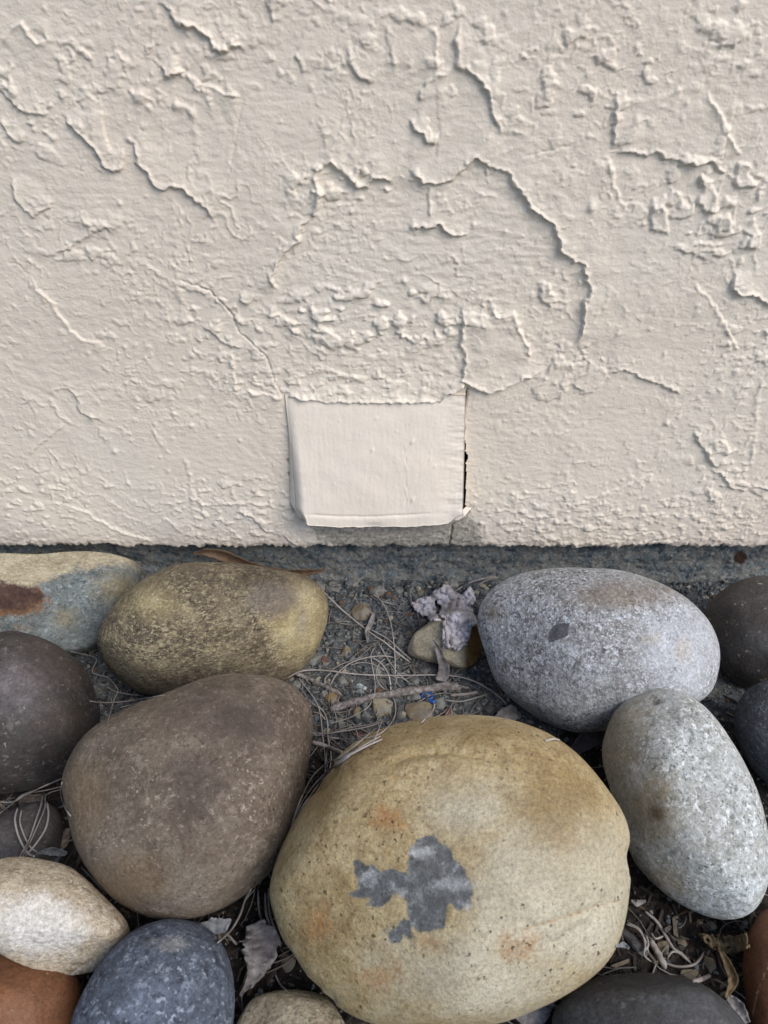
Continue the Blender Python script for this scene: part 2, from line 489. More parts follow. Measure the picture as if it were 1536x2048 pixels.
# lumpy rim of the coat just above the cover
scarp([(568,790),(600,796),(660,802),(720,803),(800,802),(880,803),(892,788),(935,770)], 'U', 2.6, 9, 0.5, 0.03)
# pimples
for k in range(520):
    cx = rng.uniform(-0.3, 0.3); cz = rng.uniform(LIP, 0.39)
    r = rng.uniform(0.0006, 0.0013) * (1.6 if rng.random() < 0.08 else 1); hh = r*rng.uniform(0.3, 0.75)
    i0, i1 = np.searchsorted(xs, [cx-3*r, cx+3*r]); j0, j1 = np.searchsorted(zs+LIP, [cz-3*r, cz+3*r])
    s = (slice(j0, j1+1), slice(i0, i1+1))
    H[s] += hh*np.exp(-(((X[s]-cx)/r)**2 + ((Z[s]-cz)/(r*rng.uniform(0.9, 1.5)))**2))
# recess behind the cover and the open gap down its right side
covsd = poly_sd(PXX, PXY, [(572,806),(905,812),(918,830),(922,1030),(900,1042),(604,1046),(588,1000)])
H = np.where(near, np.where(covsd > 0, H - 0.012*sstep(0, 10, covsd), H), H)
groove([(936,776),(932,800),(926,840),(928,866)], 8, 0.5)
groove([(940,1022),(905,1050),(902,1072),(899,1094)], 4, 0.45)
for (a, b) in [(577,922),(580,948),(584,972),(585,1008),(588,1022)]:
    groove([(a,b-5),(a+1,b+5)], 4, 0.9, 0.2)
bare = np.where(near, sstep(-30, 12, poly_sd(PXX, PXY, [(630,1050),(760,1050),(930,1036),(952,1056),(965,1096),(820,1100),(680,1090),(640,1074)])), 0)

# lower edge: ragged, rolled under
lipn = 0.0048*fb2(xs*70, xs*0+3.3, 80, 4, 0.7) + 0.0012*pn2(xs*330, xs*0+1.1, 83)
fade = np.exp(-Z0/0.010)
Zw = Z + lipn[None, :]*fade
Y = -H
Y = Y + 0.0022*np.exp(-Z0/0.0022)
V = np.stack([X, Y, Zw], -1).reshape(-1, 3)
rows = []
for dy, dz in [(0.0035, -0.0006), (0.008, -0.0003), (0.018, 0.0)]:
    rows.append(np.stack([xs, Y[0]+dy, Zw[0]+dz], -1))
V = np.vstack([np.stack(rows[::-1]).reshape(-1, 3), V])
gap = poly_sd(PXX, PXY, [(928,860),(930,866),(928,880),(932,892),(929,902),(936,914),(931,926),(932,945),(931,975),(930,1016),(908,1018),(908,930),(912,905),(924,885)])
F_ = grid_faces(NX, NZ+3)
gv = np.concatenate([np.zeros(3*NX, bool), ((gap > 0) & near).ravel()])
F_ = F_[~gv[F_].any(1)]                                    # the open gap beside the cover
me = np_mesh('stucco_coat', V, F_)
attr(me, 'bare', np.concatenate([np.zeros(3*NX), bare.ravel()]))
wall = bpy.data.objects.new('stucco_wall', None); COL.objects.link(wall)
tag(wall, 'cream painted stucco wall with flaked patches above a grey concrete footing', 'wall')
stucco = link('stucco_coat', me, stucco_mat(), wall)

# footing below the stucco
def footing_mat():
    m = Mat('weathered_concrete', 0.9, 0.15)
    n = m.noise(60, 6, 0.7)
    c = m.ramp(n, [(0.34, S(74,86,94)), (0.44, S(112,123,129)), (0.52, S(146,144,138)), (0.60, S(112,127,135)), (0.70, S(170,169,162))])
    c = m.mix(m.step(m.noise(300, 5, 0.75), 0.53, 0.66), c, S(176,176,170))
    c = m.mix(m.step(m.noise(240, 5, 0.75, vec=m.mapv(loc=(3,1,2))), 0.55, 0.66), c, S(52,58,64))
    c = m.mix(m.step(m.math('ADD', m.at('stain'), m.math('MULTIPLY', m.noise(150, 4), 0.8)), 0.7, 1.0), c, S(70,52,44))
    m.bump(m.noise(260, 6, 0.75), 0.005, 1.0)
    return m.done(c)
cm = Mat('wall_core', 0.95, 0.1); cmm = cm.done(cm.ramp(cm.noise(40), [(0.3, S(52,48,44)), (0.7, S(70,66,62))]))
bm = bmesh.new(); bmesh.ops.create_cube(bm, size=1.0)
for v_ in bm.verts: v_.co = Vector((v_.co.x*10.0, 0.16+v_.co.y*0.24, 1.4+v_.co.z*2.9))
me = bpy.data.meshes.new('wall_core'); bm.to_mesh(me); bm.free(); link('wall_core', me, cmm, wall)
fz = np.concatenate([np.arange(-0.03, 0.062, 0.0012), [0.10]])
fx = np.concatenate([-_out[::-1], np.arange(-0.312, 0.3121, 0.0012), _out])
FX, FZ = np.meshgrid(fx, fz)
FY = 0.0125 - 0.0040*fb2(FX*45, FZ*60, 130, 4, 0.6) - 0.006*sstep(0.02, -0.01, FZ) - 0.0026*np.abs(fb2(FX*170, FZ*170, 140, 3, 0.65))
me = np_mesh('footing', np.stack([FX, FY, FZ], -1).reshape(-1, 3), grid_faces(len(fx), len(fz)))
fpx, fpy = to_px(np.stack([FX, FY, FZ], -1).reshape(-1, 3))
attr(me, 'stain', np.clip(1-np.hypot((fpx-1480)/22, (fpy-1115)/26), 0, 1))
link('footing', me, footing_mat(), wall)

# ================================================================== COVER ON THE WALL
def cover_mat():
    m = Mat('smooth_cream_paint', 0.5, 0.3)
    c = m.ramp(m.noise(22, 3), [(0.3, S(227,217,204)), (0.6, S(228,216,202)), (0.75, S(226,213,198))])
    c = m.mix(m.math('MULTIPLY', m.step(m.noise(420, 2), 0.68, 0.76), 0.35), c, S(170,150,128))
    m.bump(m.noise(420, 3, 0.5), 0.00022, 0.8)
    m.bump(m.noise(90, 2, 0.5), 0.0008, 0.6)
    return m.done(c)
def cover():
    nu, nv = 190, 150
    u = np.linspace(0, 1, nu); v = np.linspace(0, 1, nv)
    U, Vv = np.meshgrid(u, v)
    # front face corners: pixel + how far each stands off the wall
    def L4(a, b, c, d): return (a*(1-U)+b*U)*(1-Vv) + (c*(1-U)+d*U)*Vv
    px = L4(570, 931, 594, 925) + 2*np.sin(np.pi*Vv)*(1-U) + 12*np.exp(-(U/0.05)**2)*sstep(0.88, 1.0, Vv)
    py = L4(788, 790, 1050, 1046) + 6*np.sin(np.pi*U)*Vv + Vv**8*(3.0*fb2(U*9, U*0+0.7, 156, 3, 0.6) - 12*np.exp(-(U/0.035)**2))
    py = py - 16*sstep(0.90, 1.0, U)*Vv**6
    off = L4(0.0005, 0.0008, 0.0165, 0.0125)
    off = off*(1-0.25*sstep(0.75, 1.0, U)*(1-Vv**3))
    ed = lambda q, w: np.sqrt(np.clip(1-(1-np.clip(q/w, 0, 1))**2, 0, 1))
    off = off*(0.30+0.70*ed(U+0.004, 0.055)) + 0.0010*np.sin(np.pi*np.clip(U, 0, 1))*np.sin(np.pi*Vv**0.8)
    d = ray(px, py); t = (-off - CAM[1])/d[..., 1]
    P = CAM + d*t[..., None]
    # relief: bottom fold line, drips, brush lumps on the right
    r = 0.00045*fb2(P[..., 0]*40, P[..., 2]*40, 150, 2)
    fold = 0.915 + 0.008*np.sin(U*5)
    r -= 0.0006*np.exp(-((Vv-fold)/0.007)**2)*sstep(0.06, 0.14, U)*sstep(0.86, 0.7, U)
    r += 0.0003*sstep(0.0, 0.03, Vv-fold)*sstep(0.95, 0.7, U)
    r -= 0.0012*np.exp(-(((U-0.46)/0.05)**2 + ((Vv-1.0)/0.03)**2))
    r += 0.0010*sstep(0.80, 1.0, U)*fb2(P[..., 0]*60, P[..., 2]*190, 155, 3)
    for cu, cv, rad, hh in [(0.5, 0.18, 0.006, 0.0012), (0.70, 0.36, 0.010, 0.0016), (0.47, 0.42, 0.008, 0.0012), (0.70, 0.80, 0.010, 0.0015), (0.83, 0.55, 0.006, 0.001), (0.29, 0.2, 0.005, 0.0008)]:
        r += 0.55*hh*np.exp(-(((U-cu+0.3*(Vv-cv))/(rad*0.8))**2 + ((Vv-cv)/(rad*1.9))**2))
    for k in range(40):
        cu, cv = rng.random(2); r += rng.uniform(-0.0003, 0.0004)*np.exp(-(((U-cu)/0.004)**2 + ((Vv-cv)/0.007)**2))
    r += 0.00010*fb2(P[..., 0]*420, P[..., 2]*60, 158, 2)
    r += 0.0005*np.exp(-(((U-0.66)/0.006)**2))*sstep(0.3, 0.5, Vv)*sstep(0.9, 0.8, Vv)*pn2(U*300, Vv*20, 159)
    P[..., 1] -= r
    front = P
    # skirts run back into the wall along all four sides, rounded at the fold
    rings = [front]
    V = front.reshape(-1, 3); F = [grid_faces(nu, nv)[:, ::-1]]
    idx = np.arange(nu*nv).reshape(nv, nu)
    loop = np.concatenate([idx[0, :-1], idx[:-1, -1], idx[-1, :0:-1], idx[:0:-1, 0]])
    c0 = V.mean(0)
    prev = loop; base = V[loop].copy()
    VV = [V]; n = len(V)
    side = np.concatenate([np.zeros(nu-1), np.ones(nv-1), np.full(nu-1, 2), np.full(nv-1, 3)])
    for k, (back, outw) in enumerate([(0.0005, 0.0008), (0.0018, 0.0022), (0.006, 0.0046), (0.012, 0.0062), (0.024, 0.0075)]):
        q = base.copy(); q[:, 1] += back
        q[side == 3, 0] -= outw*(0.15+0.95*np.clip((0.175-q[side == 3, 2])/0.1, 0, 1))
        q[side == 1, 0] += outw*0.15
        q[side == 2, 2] -= min(outw, 0.0012)
        VV.append(q); cur = np.arange(n, n+len(q)); n += len(q)
        F.append(np.stack([prev, np.roll(prev, -1), np.roll(cur, -1), cur], -1)[:, ::-1])
        prev = cur
    me = np_mesh('drain_cover', np.vstack(VV), np.vstack(F))
    o = link('wall_cover', me, cover_mat())
    tag(o, 'smooth cream painted square cover jutting from the foot of the stucco wall', 'cover')
    # torn paint flap at the lower right corner
    pts = [(908,1040),(924,1022),(932,1018),(944,1025),(930,1032),(917,1041)]
    w = on_wall([p[0] for p in pts], [p[1] for p in pts], -0.0075)
    w[3, 1] += 0.005; w[2, 1] += 0.002
    bm = bmesh.new()
    a = [bm.verts.new(p) for p in w]; b = [bm.verts.new(p+np.array([0, 0.0009, -0.0002])) for p in w]
    bm.faces.new(a); bm.faces.new(b[::-1])
    for i in range(len(a)):
        j = (i+1) % len(a); bm.faces.new([a[i], b[i], b[j], a[j]])
    bmesh.ops.recalc_face_normals(bm, faces=bm.faces)
    m2 = bpy.data.meshes.new('paint_flap'); bm.to_mesh(m2); bm.free()
    link('paint_flap', m2, me.materials[0], o)
cover()

# ================================================================== THE SOIL
def soil_mat():
    m = Mat('dry_grey_soil', 0.95, 0.1)
    n = m.noise(38, 6, 0.65)
    c = m.ramp(n, [(0.30, S(62,68,73)), (0.46, S(90,95,98)), (0.60, S(108,111,112)), (0.74, S(128,125,118))])
    c = m.mix(m.step(m.noise(420, 4, 0.7), 0.54, 0.65), c, S(160,160,156))
    c = m.mix(m.step(m.noise(330, 4, 0.7, vec=m.mapv(loc=(5,2,1))), 0.53, 0.65), c, S(44,46,50))
    # darker composted litter away from the wall
    f = m.step(m.math('ADD', m.at('litter'), m.math('MULTIPLY', m.math('SUBTRACT', m.noise(70, 4), 0.5), 0.8)), 0.35, 0.65)
    dk = m.ramp(m.noise(300, 5, 0.7), [(0.35, S(34,32,32)), (0.55, S(58,53,50)), (0.72, S(86,78,70))])
    c = m.mix(f, c, dk)
    m.bump(m.noise(330, 6, 0.7), 0.003, 1.0)
    return m.done(c)
def soil_z(x, y):
    z = 0.003*fb2(x*22, y*22, 160, 3) + 0.0020*fb2(x*110, y*110, 165, 3, 0.65) - 0.010*sstep(-0.08, -0.22, y)
    z = z + 0.006*sstep(-0.035, 0.005, y)*(0.6+0.8*fb2(x*60, y*60, 168, 2))      # crumbs banked against the footing
    return np.where(np.hypot(x, y) < 1.5, z, -0.010)
gx = np.concatenate([-(0.33+0.006*np.cumsum(1.22**np.arange(44)))[::-1], np.arange(-0.33, 0.3301, 0.0016), 0.33+0.006*np.cumsum(1.22**np.arange(44))])
gy = np.concatenate([-(0.40+0.006*np.cumsum(1.22**np.arange(44)))[::-1], np.arange(-0.40, 0.021, 0.0016)])
GX, GY = np.meshgrid(gx, gy)
GZ = soil_z(GX, GY)
me = np_mesh('ground', np.stack([GX, GY, GZ], -1).reshape(-1, 3), grid_faces(len(gx), len(gy)))
attr(me, 'litter', (sstep(-0.05, -0.21, GY) + 0.28*fb2(GX*14, GY*14, 171, 3)).ravel())
ground = tag(link('ground', me, soil_mat()), kind='structure')

# ================================================================== THE STONES
_ICO = {}
def ico(level):
    if level not in _ICO:
        bm = bmesh.new(); bmesh.ops.create_icosphere(bm, subdivisions=level, radius=1.0)
        v = np.array([x.co[:] for x in bm.verts]); f = np.array([[w.index for w in x.verts] for x in bm.faces])
        bm.free(); _ICO[level] = (v/np.linalg.norm(v, axis=1)[:, None], f)
    return _ICO[level]
SOLID = []                                                # (V, F) of everything things can lie on
def rock(name, label, outline, mat, lvl=6, sink=0.008, thick=1.0, lift=0.0, sq=2.0, rough=(0.010, 0.0022), seed=0,
         grooves=(), stains=(), facets=(), cat='stone', group='river stones along the wall', flat=False, chip=None, centre=None):
    O = crom(outline, 6, True)
    c = np.array(centre, float) if centre else (O.max(0)+O.min(0))/2
    d = ray(c[0], c[1]); d /= np.linalg.norm(d)
    e3 = -d
    e1 = np.cross(UP, e3); e1 /= np.linalg.norm(e1)
    e2 = np.cross(e3, e1)
    zc = 0.04
    for it in range(8):
        C = CAM + d*((zc-CAM[2])/d[2])
        R = ray(O[:, 0], O[:, 1])
        t = ((C-CAM) @ d)/(R @ d)
        Q = CAM + R*t[:, None] - C
        a = Q @ e1; b = Q @ e2
        dist = np.linalg.norm(C-CAM)
        rr = np.hypot(a, b); k = 1/np.sqrt(1+(rr/dist)**2*0.9)
        a = a*k; b = b*k
        a = a*1.012; b = b*1.012
        ha = np.ptp(a)/2; hb = np.ptp(b)/2
        T = thick*min(ha, hb)
        ext = math.sqrt((hb*e2[2])**2 + (T*e3[2])**2 + (ha*e1[2])**2)
        zc = ext - sink + lift + (-0.008 if C[1] < -0.2 else -0.002)
    th = np.arctan2(b, a); rad = np.hypot(a, b)
    o = np.argsort(th); th = th[o]; rad = rad[o]
    tt = np.linspace(-math.pi, math.pi, 721)
    rs = np.interp(tt, np.concatenate([th-2*math.pi, th, th+2*math.pi]), np.concatenate([rad]*3))
    ker = np.exp(-np.linspace(-2, 2, 13)**2); ker /= ker.sum()
    rs = np.convolve(np.concatenate([rs[-13:-1], rs, rs[1:13]]), ker, 'same')[12:-12]
    v, f = ico(lvl)
    v = v.copy()
    if sq != 2.0:
        s = (np.abs(v)**sq).sum(1)**(1/sq); v = v/s[:, None]
        rho0 = np.hypot(v[:, 0], v[:, 1])
    ang = np.arctan2(v[:, 1], v[:, 0])
    rth = np.interp(ang, tt, rs)
    P = (v[:, 0]*rth)[:, None]*e1 + (v[:, 1]*rth)[:, None]*e2 + (v[:, 2]*T)[:, None]*e3
    n = P/np.linalg.norm(P, axis=1)[:, None]
    size = (ha+hb)/2
    edge = 0.35+0.65*np.abs(v[:, 2])
    P = P + n*(size*rough[0]*2.2*fb3(P/size, 1.3, 300+seed*7, 3)*edge)[:, None]
    fr = np.random.default_rng(900+seed)
    for k_ in range(9):                                    # worn planes
        m = fr.normal(size=3); m[2] = abs(m[2])+0.45; m /= np.linalg.norm(m)
        m = m[0]*e1 + m[1]*e2 + m[2]*e3
        q_ = P @ m; ex = q_ - fr.uniform(0.86, 0.96)*q_.max()
        wv = size*0.035
        P = P - (np.logaddexp(0, ex/wv)*wv)[:, None]*m*0.72
    P = P + n*(size*0.008*fb3(P/size, 3.3, 360+seed, 2)*edge)[:, None]
    for pl_n, pl_d, pl_r in facets:                       # broken flat faces
        m = pl_n[0]*e1 + pl_n[1]*e2 + pl_n[2]*e3; m = m/np.linalg.norm(m)
        lim = pl_d*size*(1+pl_r*fb3(P/size, 2.2, 340+seed, 4, 0.6))
        ex = P @ m - lim
        P = P - np.maximum(ex, 0)[:, None]*m*0.96
    P = P + n*(size*rough[1]*fb3(P/size, 9, 320+seed*5, 4, 0.6))[:, None]
    px, py = to_px(P+C)
    front = (n @ e3) > -0.15
    for pts, w, dep in grooves:
        g, _, tt2 = poly_dist(px + 5*pn2(px/18, py/18, 41), py + 5*pn2(px/18, py/18, 42), pts)
        P = P - n*(front*dep*1e-3*np.exp(-(g/w)**2)*sstep(0, .12, tt2)*sstep(0, .12, 1-tt2))[:, None]
    sds = {}
    for aname, polys in stains:
        sd = np.full(len(P), -200.0)
        for pts in polys:
            if len(pts) == 1:                             # soft round spot (x, y, rx, ry)
                x0, y0, rx, ry = pts[0]
                sd = np.maximum(sd, (1-np.hypot((px-x0)/rx, (py-y0)/ry))*min(rx, ry))
            elif isinstance(pts[0], str):                 # line
                g, _, _ = poly_dist(px, py, pts[1]); sd = np.maximum(sd, pts[2]-g)
            else:
                sd = np.maximum(sd, poly_sd(px, py, pts))
        sds[aname] = np.where(front, sd, -200.0)
    if chip:
        P = P - n*(chip[1]*1e-3*sstep(-9, 7, sds[chip[0]] + 6*pn2(px/14, py/14, 51)))[:, None]
    me = np_mesh(name, P, f, smooth=not flat)
    for kx, sd in sds.items(): attr(me, kx, sd)
    ob = link(name, me, mat, loc=C)
    tag(ob, label, cat, group)
    SOLID.append((P+C, f))
    return ob

def spot(*a): return [a]

def stone_mat(name, stops, s1=14, s2=90, mot=(S(0,0,0), 0.0), specks=(), stains=(), bump=(0.0006, 420), pits=None, rough=0.72, spec=0.25, stretch=None, bumpb=0.5, rrange=None, grain=0.42):
    """stops: large colour variation; mot: medium mottling (colour, amount); specks: (scale, lo, hi, colour, amount)
    stains: (attribute, amp, e0, e1, [dark, light] colours, scale, amount)"""
    m = Mat(name, rough, spec)
    vec = m.mapv(*stretch) if stretch else m.co
    n1 = m.math('ADD', m.math('MULTIPLY', m.noise(s1, 9, 0.70, 0.6, vec), 0.55), m.math('MULTIPLY', m.noise(s2, 8, 0.78, 0.3, vec), 0.45))
    c = m.ramp(n1, [(0.5+(p_-0.5)*0.72, c_) for p_, c_ in stops])
    if mot[1]:
        c = m.mix(m.math('MULTIPLY', m.step(m.noise(s2*1.6, 5, 0.65, 0.4, vec), 0.48, 0.66), mot[1]), c, mot[0])
    patchy = m.math('ADD', m.math('MULTIPLY', m.step(m.noise(s1*2.2, 4, 0.6, 0.5, m.mapv(loc=(7, 3, 5))), 0.36, 0.62), 0.6), 0.5)
    for k, (sc, lo, hi, col, am) in enumerate(specks):
        c = m.mix(m.math('MULTIPLY', m.step(m.noise(sc, 3, 0.6, 0.2, m.mapv(stretch[0] if stretch else (1, 1, 1), stretch[1] if stretch else (0, 0, 0), (k*1.7+.3, k*2.3, k*.9))), lo, hi), m.math('MULTIPLY', patchy, am)), c, col)
    g_ = m.math('ADD', m.math('MULTIPLY', m.noise(560, 5, 0.75, 0.0, vec), 0.6), m.math('MULTIPLY', m.noise(1500, 3, 0.7, 0.0, vec), 0.4))
    for (an, amp, e0, e1, cols, sc, am) in stains:
        f = m.math('ADD', m.at(an), m.math('MULTIPLY', m.math('SUBTRACT', m.noise(sc, 8, 0.75), 0.5), amp))
        sc2 = m.ramp(m.noise(sc*0.6, 7, 0.72), [(0.34, cols[0]), (0.56, cols[1]), (0.72, cols[-1])])
        c = m.mix(m.math('MULTIPLY', m.step(f, e0, e1), am), c, sc2)
    c = m.mix(1.0, c, m.ramp(g_, [(0.36, 1.0-grain), (0.5, 1.0), (0.64, 1.0+grain*0.9)]), 'MULTIPLY')
    if pits:
        p = m.math('MULTIPLY', m.step(m.noise(pits[0], 2, 0.5), pits[1], pits[1]+0.06), m.step(m.noise(26, 4, 0.6), 0.42, 0.6))
        m.bump(p, pits[2], -1.0) if False else m.bump(m.math('MULTIPLY', p, -1.0), pits[2], 1.0)
        c = m.mix(m.math('MULTIPLY', p, pits[4] if len(pits) > 4 else 0.8), c, pits[3])
    m.bump(m.noise(bump[1], 6, 0.72, 0, vec), bump[0]*1.7, 1.0)
    m.bump(m.noise(bump[1]*0.25, 4, 0.6, 0, vec), bump[0]*2.2, bumpb)
    r = None
    if rrange: r = m.ramp(m.noise(s2, 4, 0.6), [(0.35, rrange[0]), (0.65, rrange[1])])
    return m.done(c, r)

M = {}
M['yellow'] = stone_mat('ochre_sandstone', [(0.33, S(124,105,72)), (0.44, S(155,137,101)), (0.54, S(172,156,121)), (0.68, S(185,172,142))], 18, 100,
    (S(160,140,96), 0.5), [(420, 0.64, 0.68, S(78,60,42), 0.85), (150, 0.54, 0.70, S(186,170,132), 0.45), (170, 0.55, 0.68, S(140,116,78), 0.55), (700, 0.58, 0.68, S(112,92,62), 0.55)],
    [('cool', 190, -50, 70, [S(158,152,134), S(182,177,160), S(196,193,180)], 40, 0.75),
     ('olive', 170, -30, 60, [S(112,92,56), S(132,110,70), S(146,126,86)], 60, 0.7),
     ('rust', 170, 0, 46, [S(120,72,38), S(166,118,70), S(180,140,92)], 110, 0.62),
     ('vein', 8, -1, 3, [S(128,90,44), S(150,110,58), S(160,120,70)], 220, 0.8),
     ('dark', 34, -2, 2.5, [S(58,63,67), S(92,97,102), S(154,159,161)], 280, 0.93),
     ('pale', 60, -2, 14, [S(120,122,124), S(176,178,178), S(206,204,196)], 300, 0.7)],
    (0.00045, 380), (330, 0.655, 0.0011, S(76,60,42), 0.85), 0.64, 0.3)
M['granite'] = stone_mat('speckled_granite', [(0.32, S(114,114,113)), (0.46, S(150,152,153)), (0.58, S(174,178,181)), (0.70, S(198,204,209))], 11, 120,
    (S(128,122,118), 0.5), [(260, 0.52, 0.63, S(84,83,86), 0.78), (380, 0.53, 0.63, S(212,216,224), 0.75), (130, 0.60, 0.70, S(104,98,96), 0.6), (620, 0.55, 0.64, S(60,62,68), 0.7), (800, 0.57, 0.66, S(236,240,246), 0.6)],
    [('brown', 40, -10, 25, [S(96,82,68), S(120,104,86), S(140,122,100)], 120, 0.65),
     ('tan', 36, -4, 16, [S(150,122,84), S(172,148,110), S(180,160,128)], 220, 0.7),
     ('pale', 90, -40, 50, [S(176,180,188), S(196,200,208), S(206,210,216)], 110, 0.55),
     ('dia', 3, -0.8, 0.8, [S(78,80,84), S(92,94,98), S(104,106,110)], 300, 1.0)],
    (0.0007, 420), (160, 0.70, 0.0012, S(84,78,76), 0.6), 0.75, 0.25)
M['pale'] = stone_mat('pale_green_granite', [(0.32, S(146,145,138)), (0.46, S(174,177,175)), (0.58, S(192,197,199)), (0.70, S(210,216,220))], 12, 110,
    (S(158,160,150), 0.5), [(230, 0.52, 0.64, S(124,132,130), 0.7), (330, 0.53, 0.64, S(230,234,236), 0.75), (560, 0.58, 0.66, S(78,84,84), 0.7), (150, 0.68, 0.74, S(84,86,84), 0.6)],
    [('warm', 170, -40, 60, [S(126,112,88), S(150,136,108), S(166,152,124)], 70, 0.75),
     ('spot', 40, -4, 14, [S(88,74,58), S(112,98,80), S(128,116,98)], 170, 0.85)],
    (0.0009, 360), (130, 0.71, 0.0016, S(96,96,90), 0.6), 0.75, 0.25)
M['brown'] = stone_mat('brown_quartzite', [(0.32, S(78,69,60)), (0.45, S(99,89,78)), (0.56, S(114,104,92)), (0.70, S(132,122,110))], 15, 110,
    (S(100,85,74), 0.5), [(190, 0.55, 0.66, S(146,134,122), 0.55), (330, 0.56, 0.66, S(70,59,53), 0.7), (420, 0.60, 0.66, S(172,160,148), 0.6), (800, 0.60, 0.66, S(62,53,48), 0.5)],
    [('dark', 190, -40, 70, [S(58,49,46), S(72,62,58), S(88,77,72)], 70, 0.8),
     ('olive', 60, -20, 40, [S(112,92,66), S(124,104,76), S(130,110,84)], 70, 0.5),
     ('vspot', 14, -3, 8, [S(70,64,58), S(84,76,70), S(98,90,82)], 200, 0.6)],
    (0.0004, 420), None, 0.72, 0.25)
M['tan'] = stone_mat('tan_gneiss', [(0.32, S(70,62,53)), (0.44, S(104,94,78)), (0.55, S(130,119,98)), (0.70, S(160,151,128))], 18, 110,
    (S(104,90,68), 0.6), [(46, 0.50, 0.60, S(166,154,122), 0.5), (40, 0.52, 0.62, S(76,67,57), 0.65), (200, 0.53, 0.64, S(72,63,54), 0.7), (300, 0.53, 0.62, S(186,174,140), 0.7), (430, 0.54, 0.62, S(52,46,40), 0.75), (620, 0.58, 0.66, S(206,198,170), 0.6)],
    [('cream', 110, -20, 50, [S(150,134,98), S(188,174,132), S(210,202,172)], 90, 0.85),
     ('dark', 170, -30, 50, [S(60,52,44), S(84,74,62), S(98,86,72)], 90, 0.75),
     ('purple', 40, -10, 20, [S(100,92,92), S(116,108,106), S(126,118,114)], 120, 0.6)],
    (0.0011, 330), None, 0.74, 0.25, ((1, 1, 2.2), (0.3, 0.5, 0.2)))
M['slab'] = stone_mat('blue_grey_slab', [(0.32, S(80,86,86)), (0.46, S(108,116,116)), (0.58, S(130,140,142)), (0.70, S(158,166,166))], 22, 120,
    (S(112,108,98), 0.5), [(250, 0.56, 0.66, S(166,174,176), 0.6), (300, 0.55, 0.66, S(66,74,80), 0.7), (600, 0.57, 0.66, S(56,62,68), 0.5)],
    [('tan', 110, -10, 40, [S(128,116,90), S(150,138,108), S(160,148,120)], 110, 0.7),
     ('rust', 90, -3, 16, [S(104,70,44), S(134,98,64), S(170,150,122)], 160, 0.9),
     ('maroon', 60, -3, 14, [S(56,42,39), S(78,58,52), S(112,92,82)], 190, 0.95),
     ('cream', 70, -8, 12, [S(150,138,114), S(182,172,148), S(202,194,172)], 150, 0.95)],
    (0.0010, 300), None, 0.75, 0.25)
M['dark'] = stone_mat('dark_brown_basalt', [(0.32, S(39,37,37)), (0.46, S(51,48,47)), (0.58, S(64,61,60)), (0.70, S(84,81,81))], 13, 60,
    (S(76,64,57), 0.4), [(160, 0.58, 0.70, S(106,98,96), 0.5), (330, 0.62, 0.68, S(140,132,128), 0.6)],
    [('pale', 190, -10, 80, [S(74,68,70), S(112,106,110), S(146,141,146)], 90, 0.75), ('brown', 80, -30, 50, [S(58,49,43), S(70,60,53), S(80,69,61)], 60, 0.5)],
    (0.0004, 300), None, 0.6, 0.3, rrange=(0.48, 0.75))
M['darkr'] = stone_mat('dark_flecked_stone', [(0.32, S(60,56,54)), (0.46, S(75,71,68)), (0.58, S(88,84,81)), (0.70, S(101,97,94))], 12, 60,
    (S(74,66,60), 0.4), [(190, 0.64, 0.68, S(172,158,134), 0.9), (520, 0.66, 0.7, S(160,146,124), 0.5)], [], (0.0004, 300), None, 0.6, 0.3)
M['navy'] = stone_mat('blue_black_stone', [(0.32, S(52,54,58)), (0.46, S(70,73,78)), (0.58, S(88,92,98)), (0.70, S(112,116,122))], 18, 150,
    (S(60,62,66), 0.4), [(380, 0.56, 0.66, S(140,146,152), 0.6), (600, 0.58, 0.66, S(40,42,46), 0.6)], [], (0.0008, 320), None, 0.7, 0.25, ((1, 1, 2.0), (0.8, 0.2, 0.4)))
M['cream'] = stone_mat('cream_broken_stone', [(0.32, S(160,144,122)), (0.46, S(182,168,146)), (0.58, S(196,184,162)), (0.70, S(210,200,182))], 18, 90,
    (S(168,150,126), 0.5), [(260, 0.54, 0.66, S(126,112,92), 0.65), (380, 0.55, 0.66, S(226,222,212), 0.6), (600, 0.58, 0.66, S(96,84,68), 0.5)],
    [('white', 120, -14, 40, [S(196,194,190), S(222,220,216), S(230,228,224)], 120, 0.8)],
    (0.0011, 300), None, 0.78, 0.2)
M['orange'] = stone_mat('terracotta_stone', [(0.32, S(90,60,42)), (0.48, S(106,72,50)), (0.62, S(118,82,59)), (0.75, S(130,96,73))], 14, 60,
    (S(138,90,58), 0.4), [(300, 0.68, 0.72, S(196,160,128), 0.5)], [], (0.0003, 200), None, 0.6, 0.3)
M['slate'] = stone_mat('blue_slate_stone', [(0.32, S(62,68,80)), (0.46, S(84,92,106)), (0.58, S(104,114,130)), (0.70, S(128,138,152))], 20, 110,
    (S(74,80,94), 0.5), [(170, 0.54, 0.66, S(136,147,164), 0.6), (240, 0.55, 0.65, S(44,49,60), 0.75), (420, 0.57, 0.65, S(168,178,192), 0.6), (700, 0.57, 0.66, S(40,44,54), 0.5)],
    [('patch', 50, -3, 12, [S(124,126,128), S(146,148,148), S(158,160,160)], 200, 0.75)],
    (0.0012, 240), None, 0.7, 0.3)
M['rough'] = stone_mat('rough_tan_stone', [(0.32, S(118,106,86)), (0.46, S(156,146,124)), (0.58, S(178,170,150)), (0.70, S(200,194,180))], 28, 150,
    (S(164,146,130), 0.5), [(300, 0.58, 0.68, S(92,86,74), 0.7)], [], (0.0020, 220), None, 0.8, 0.2)
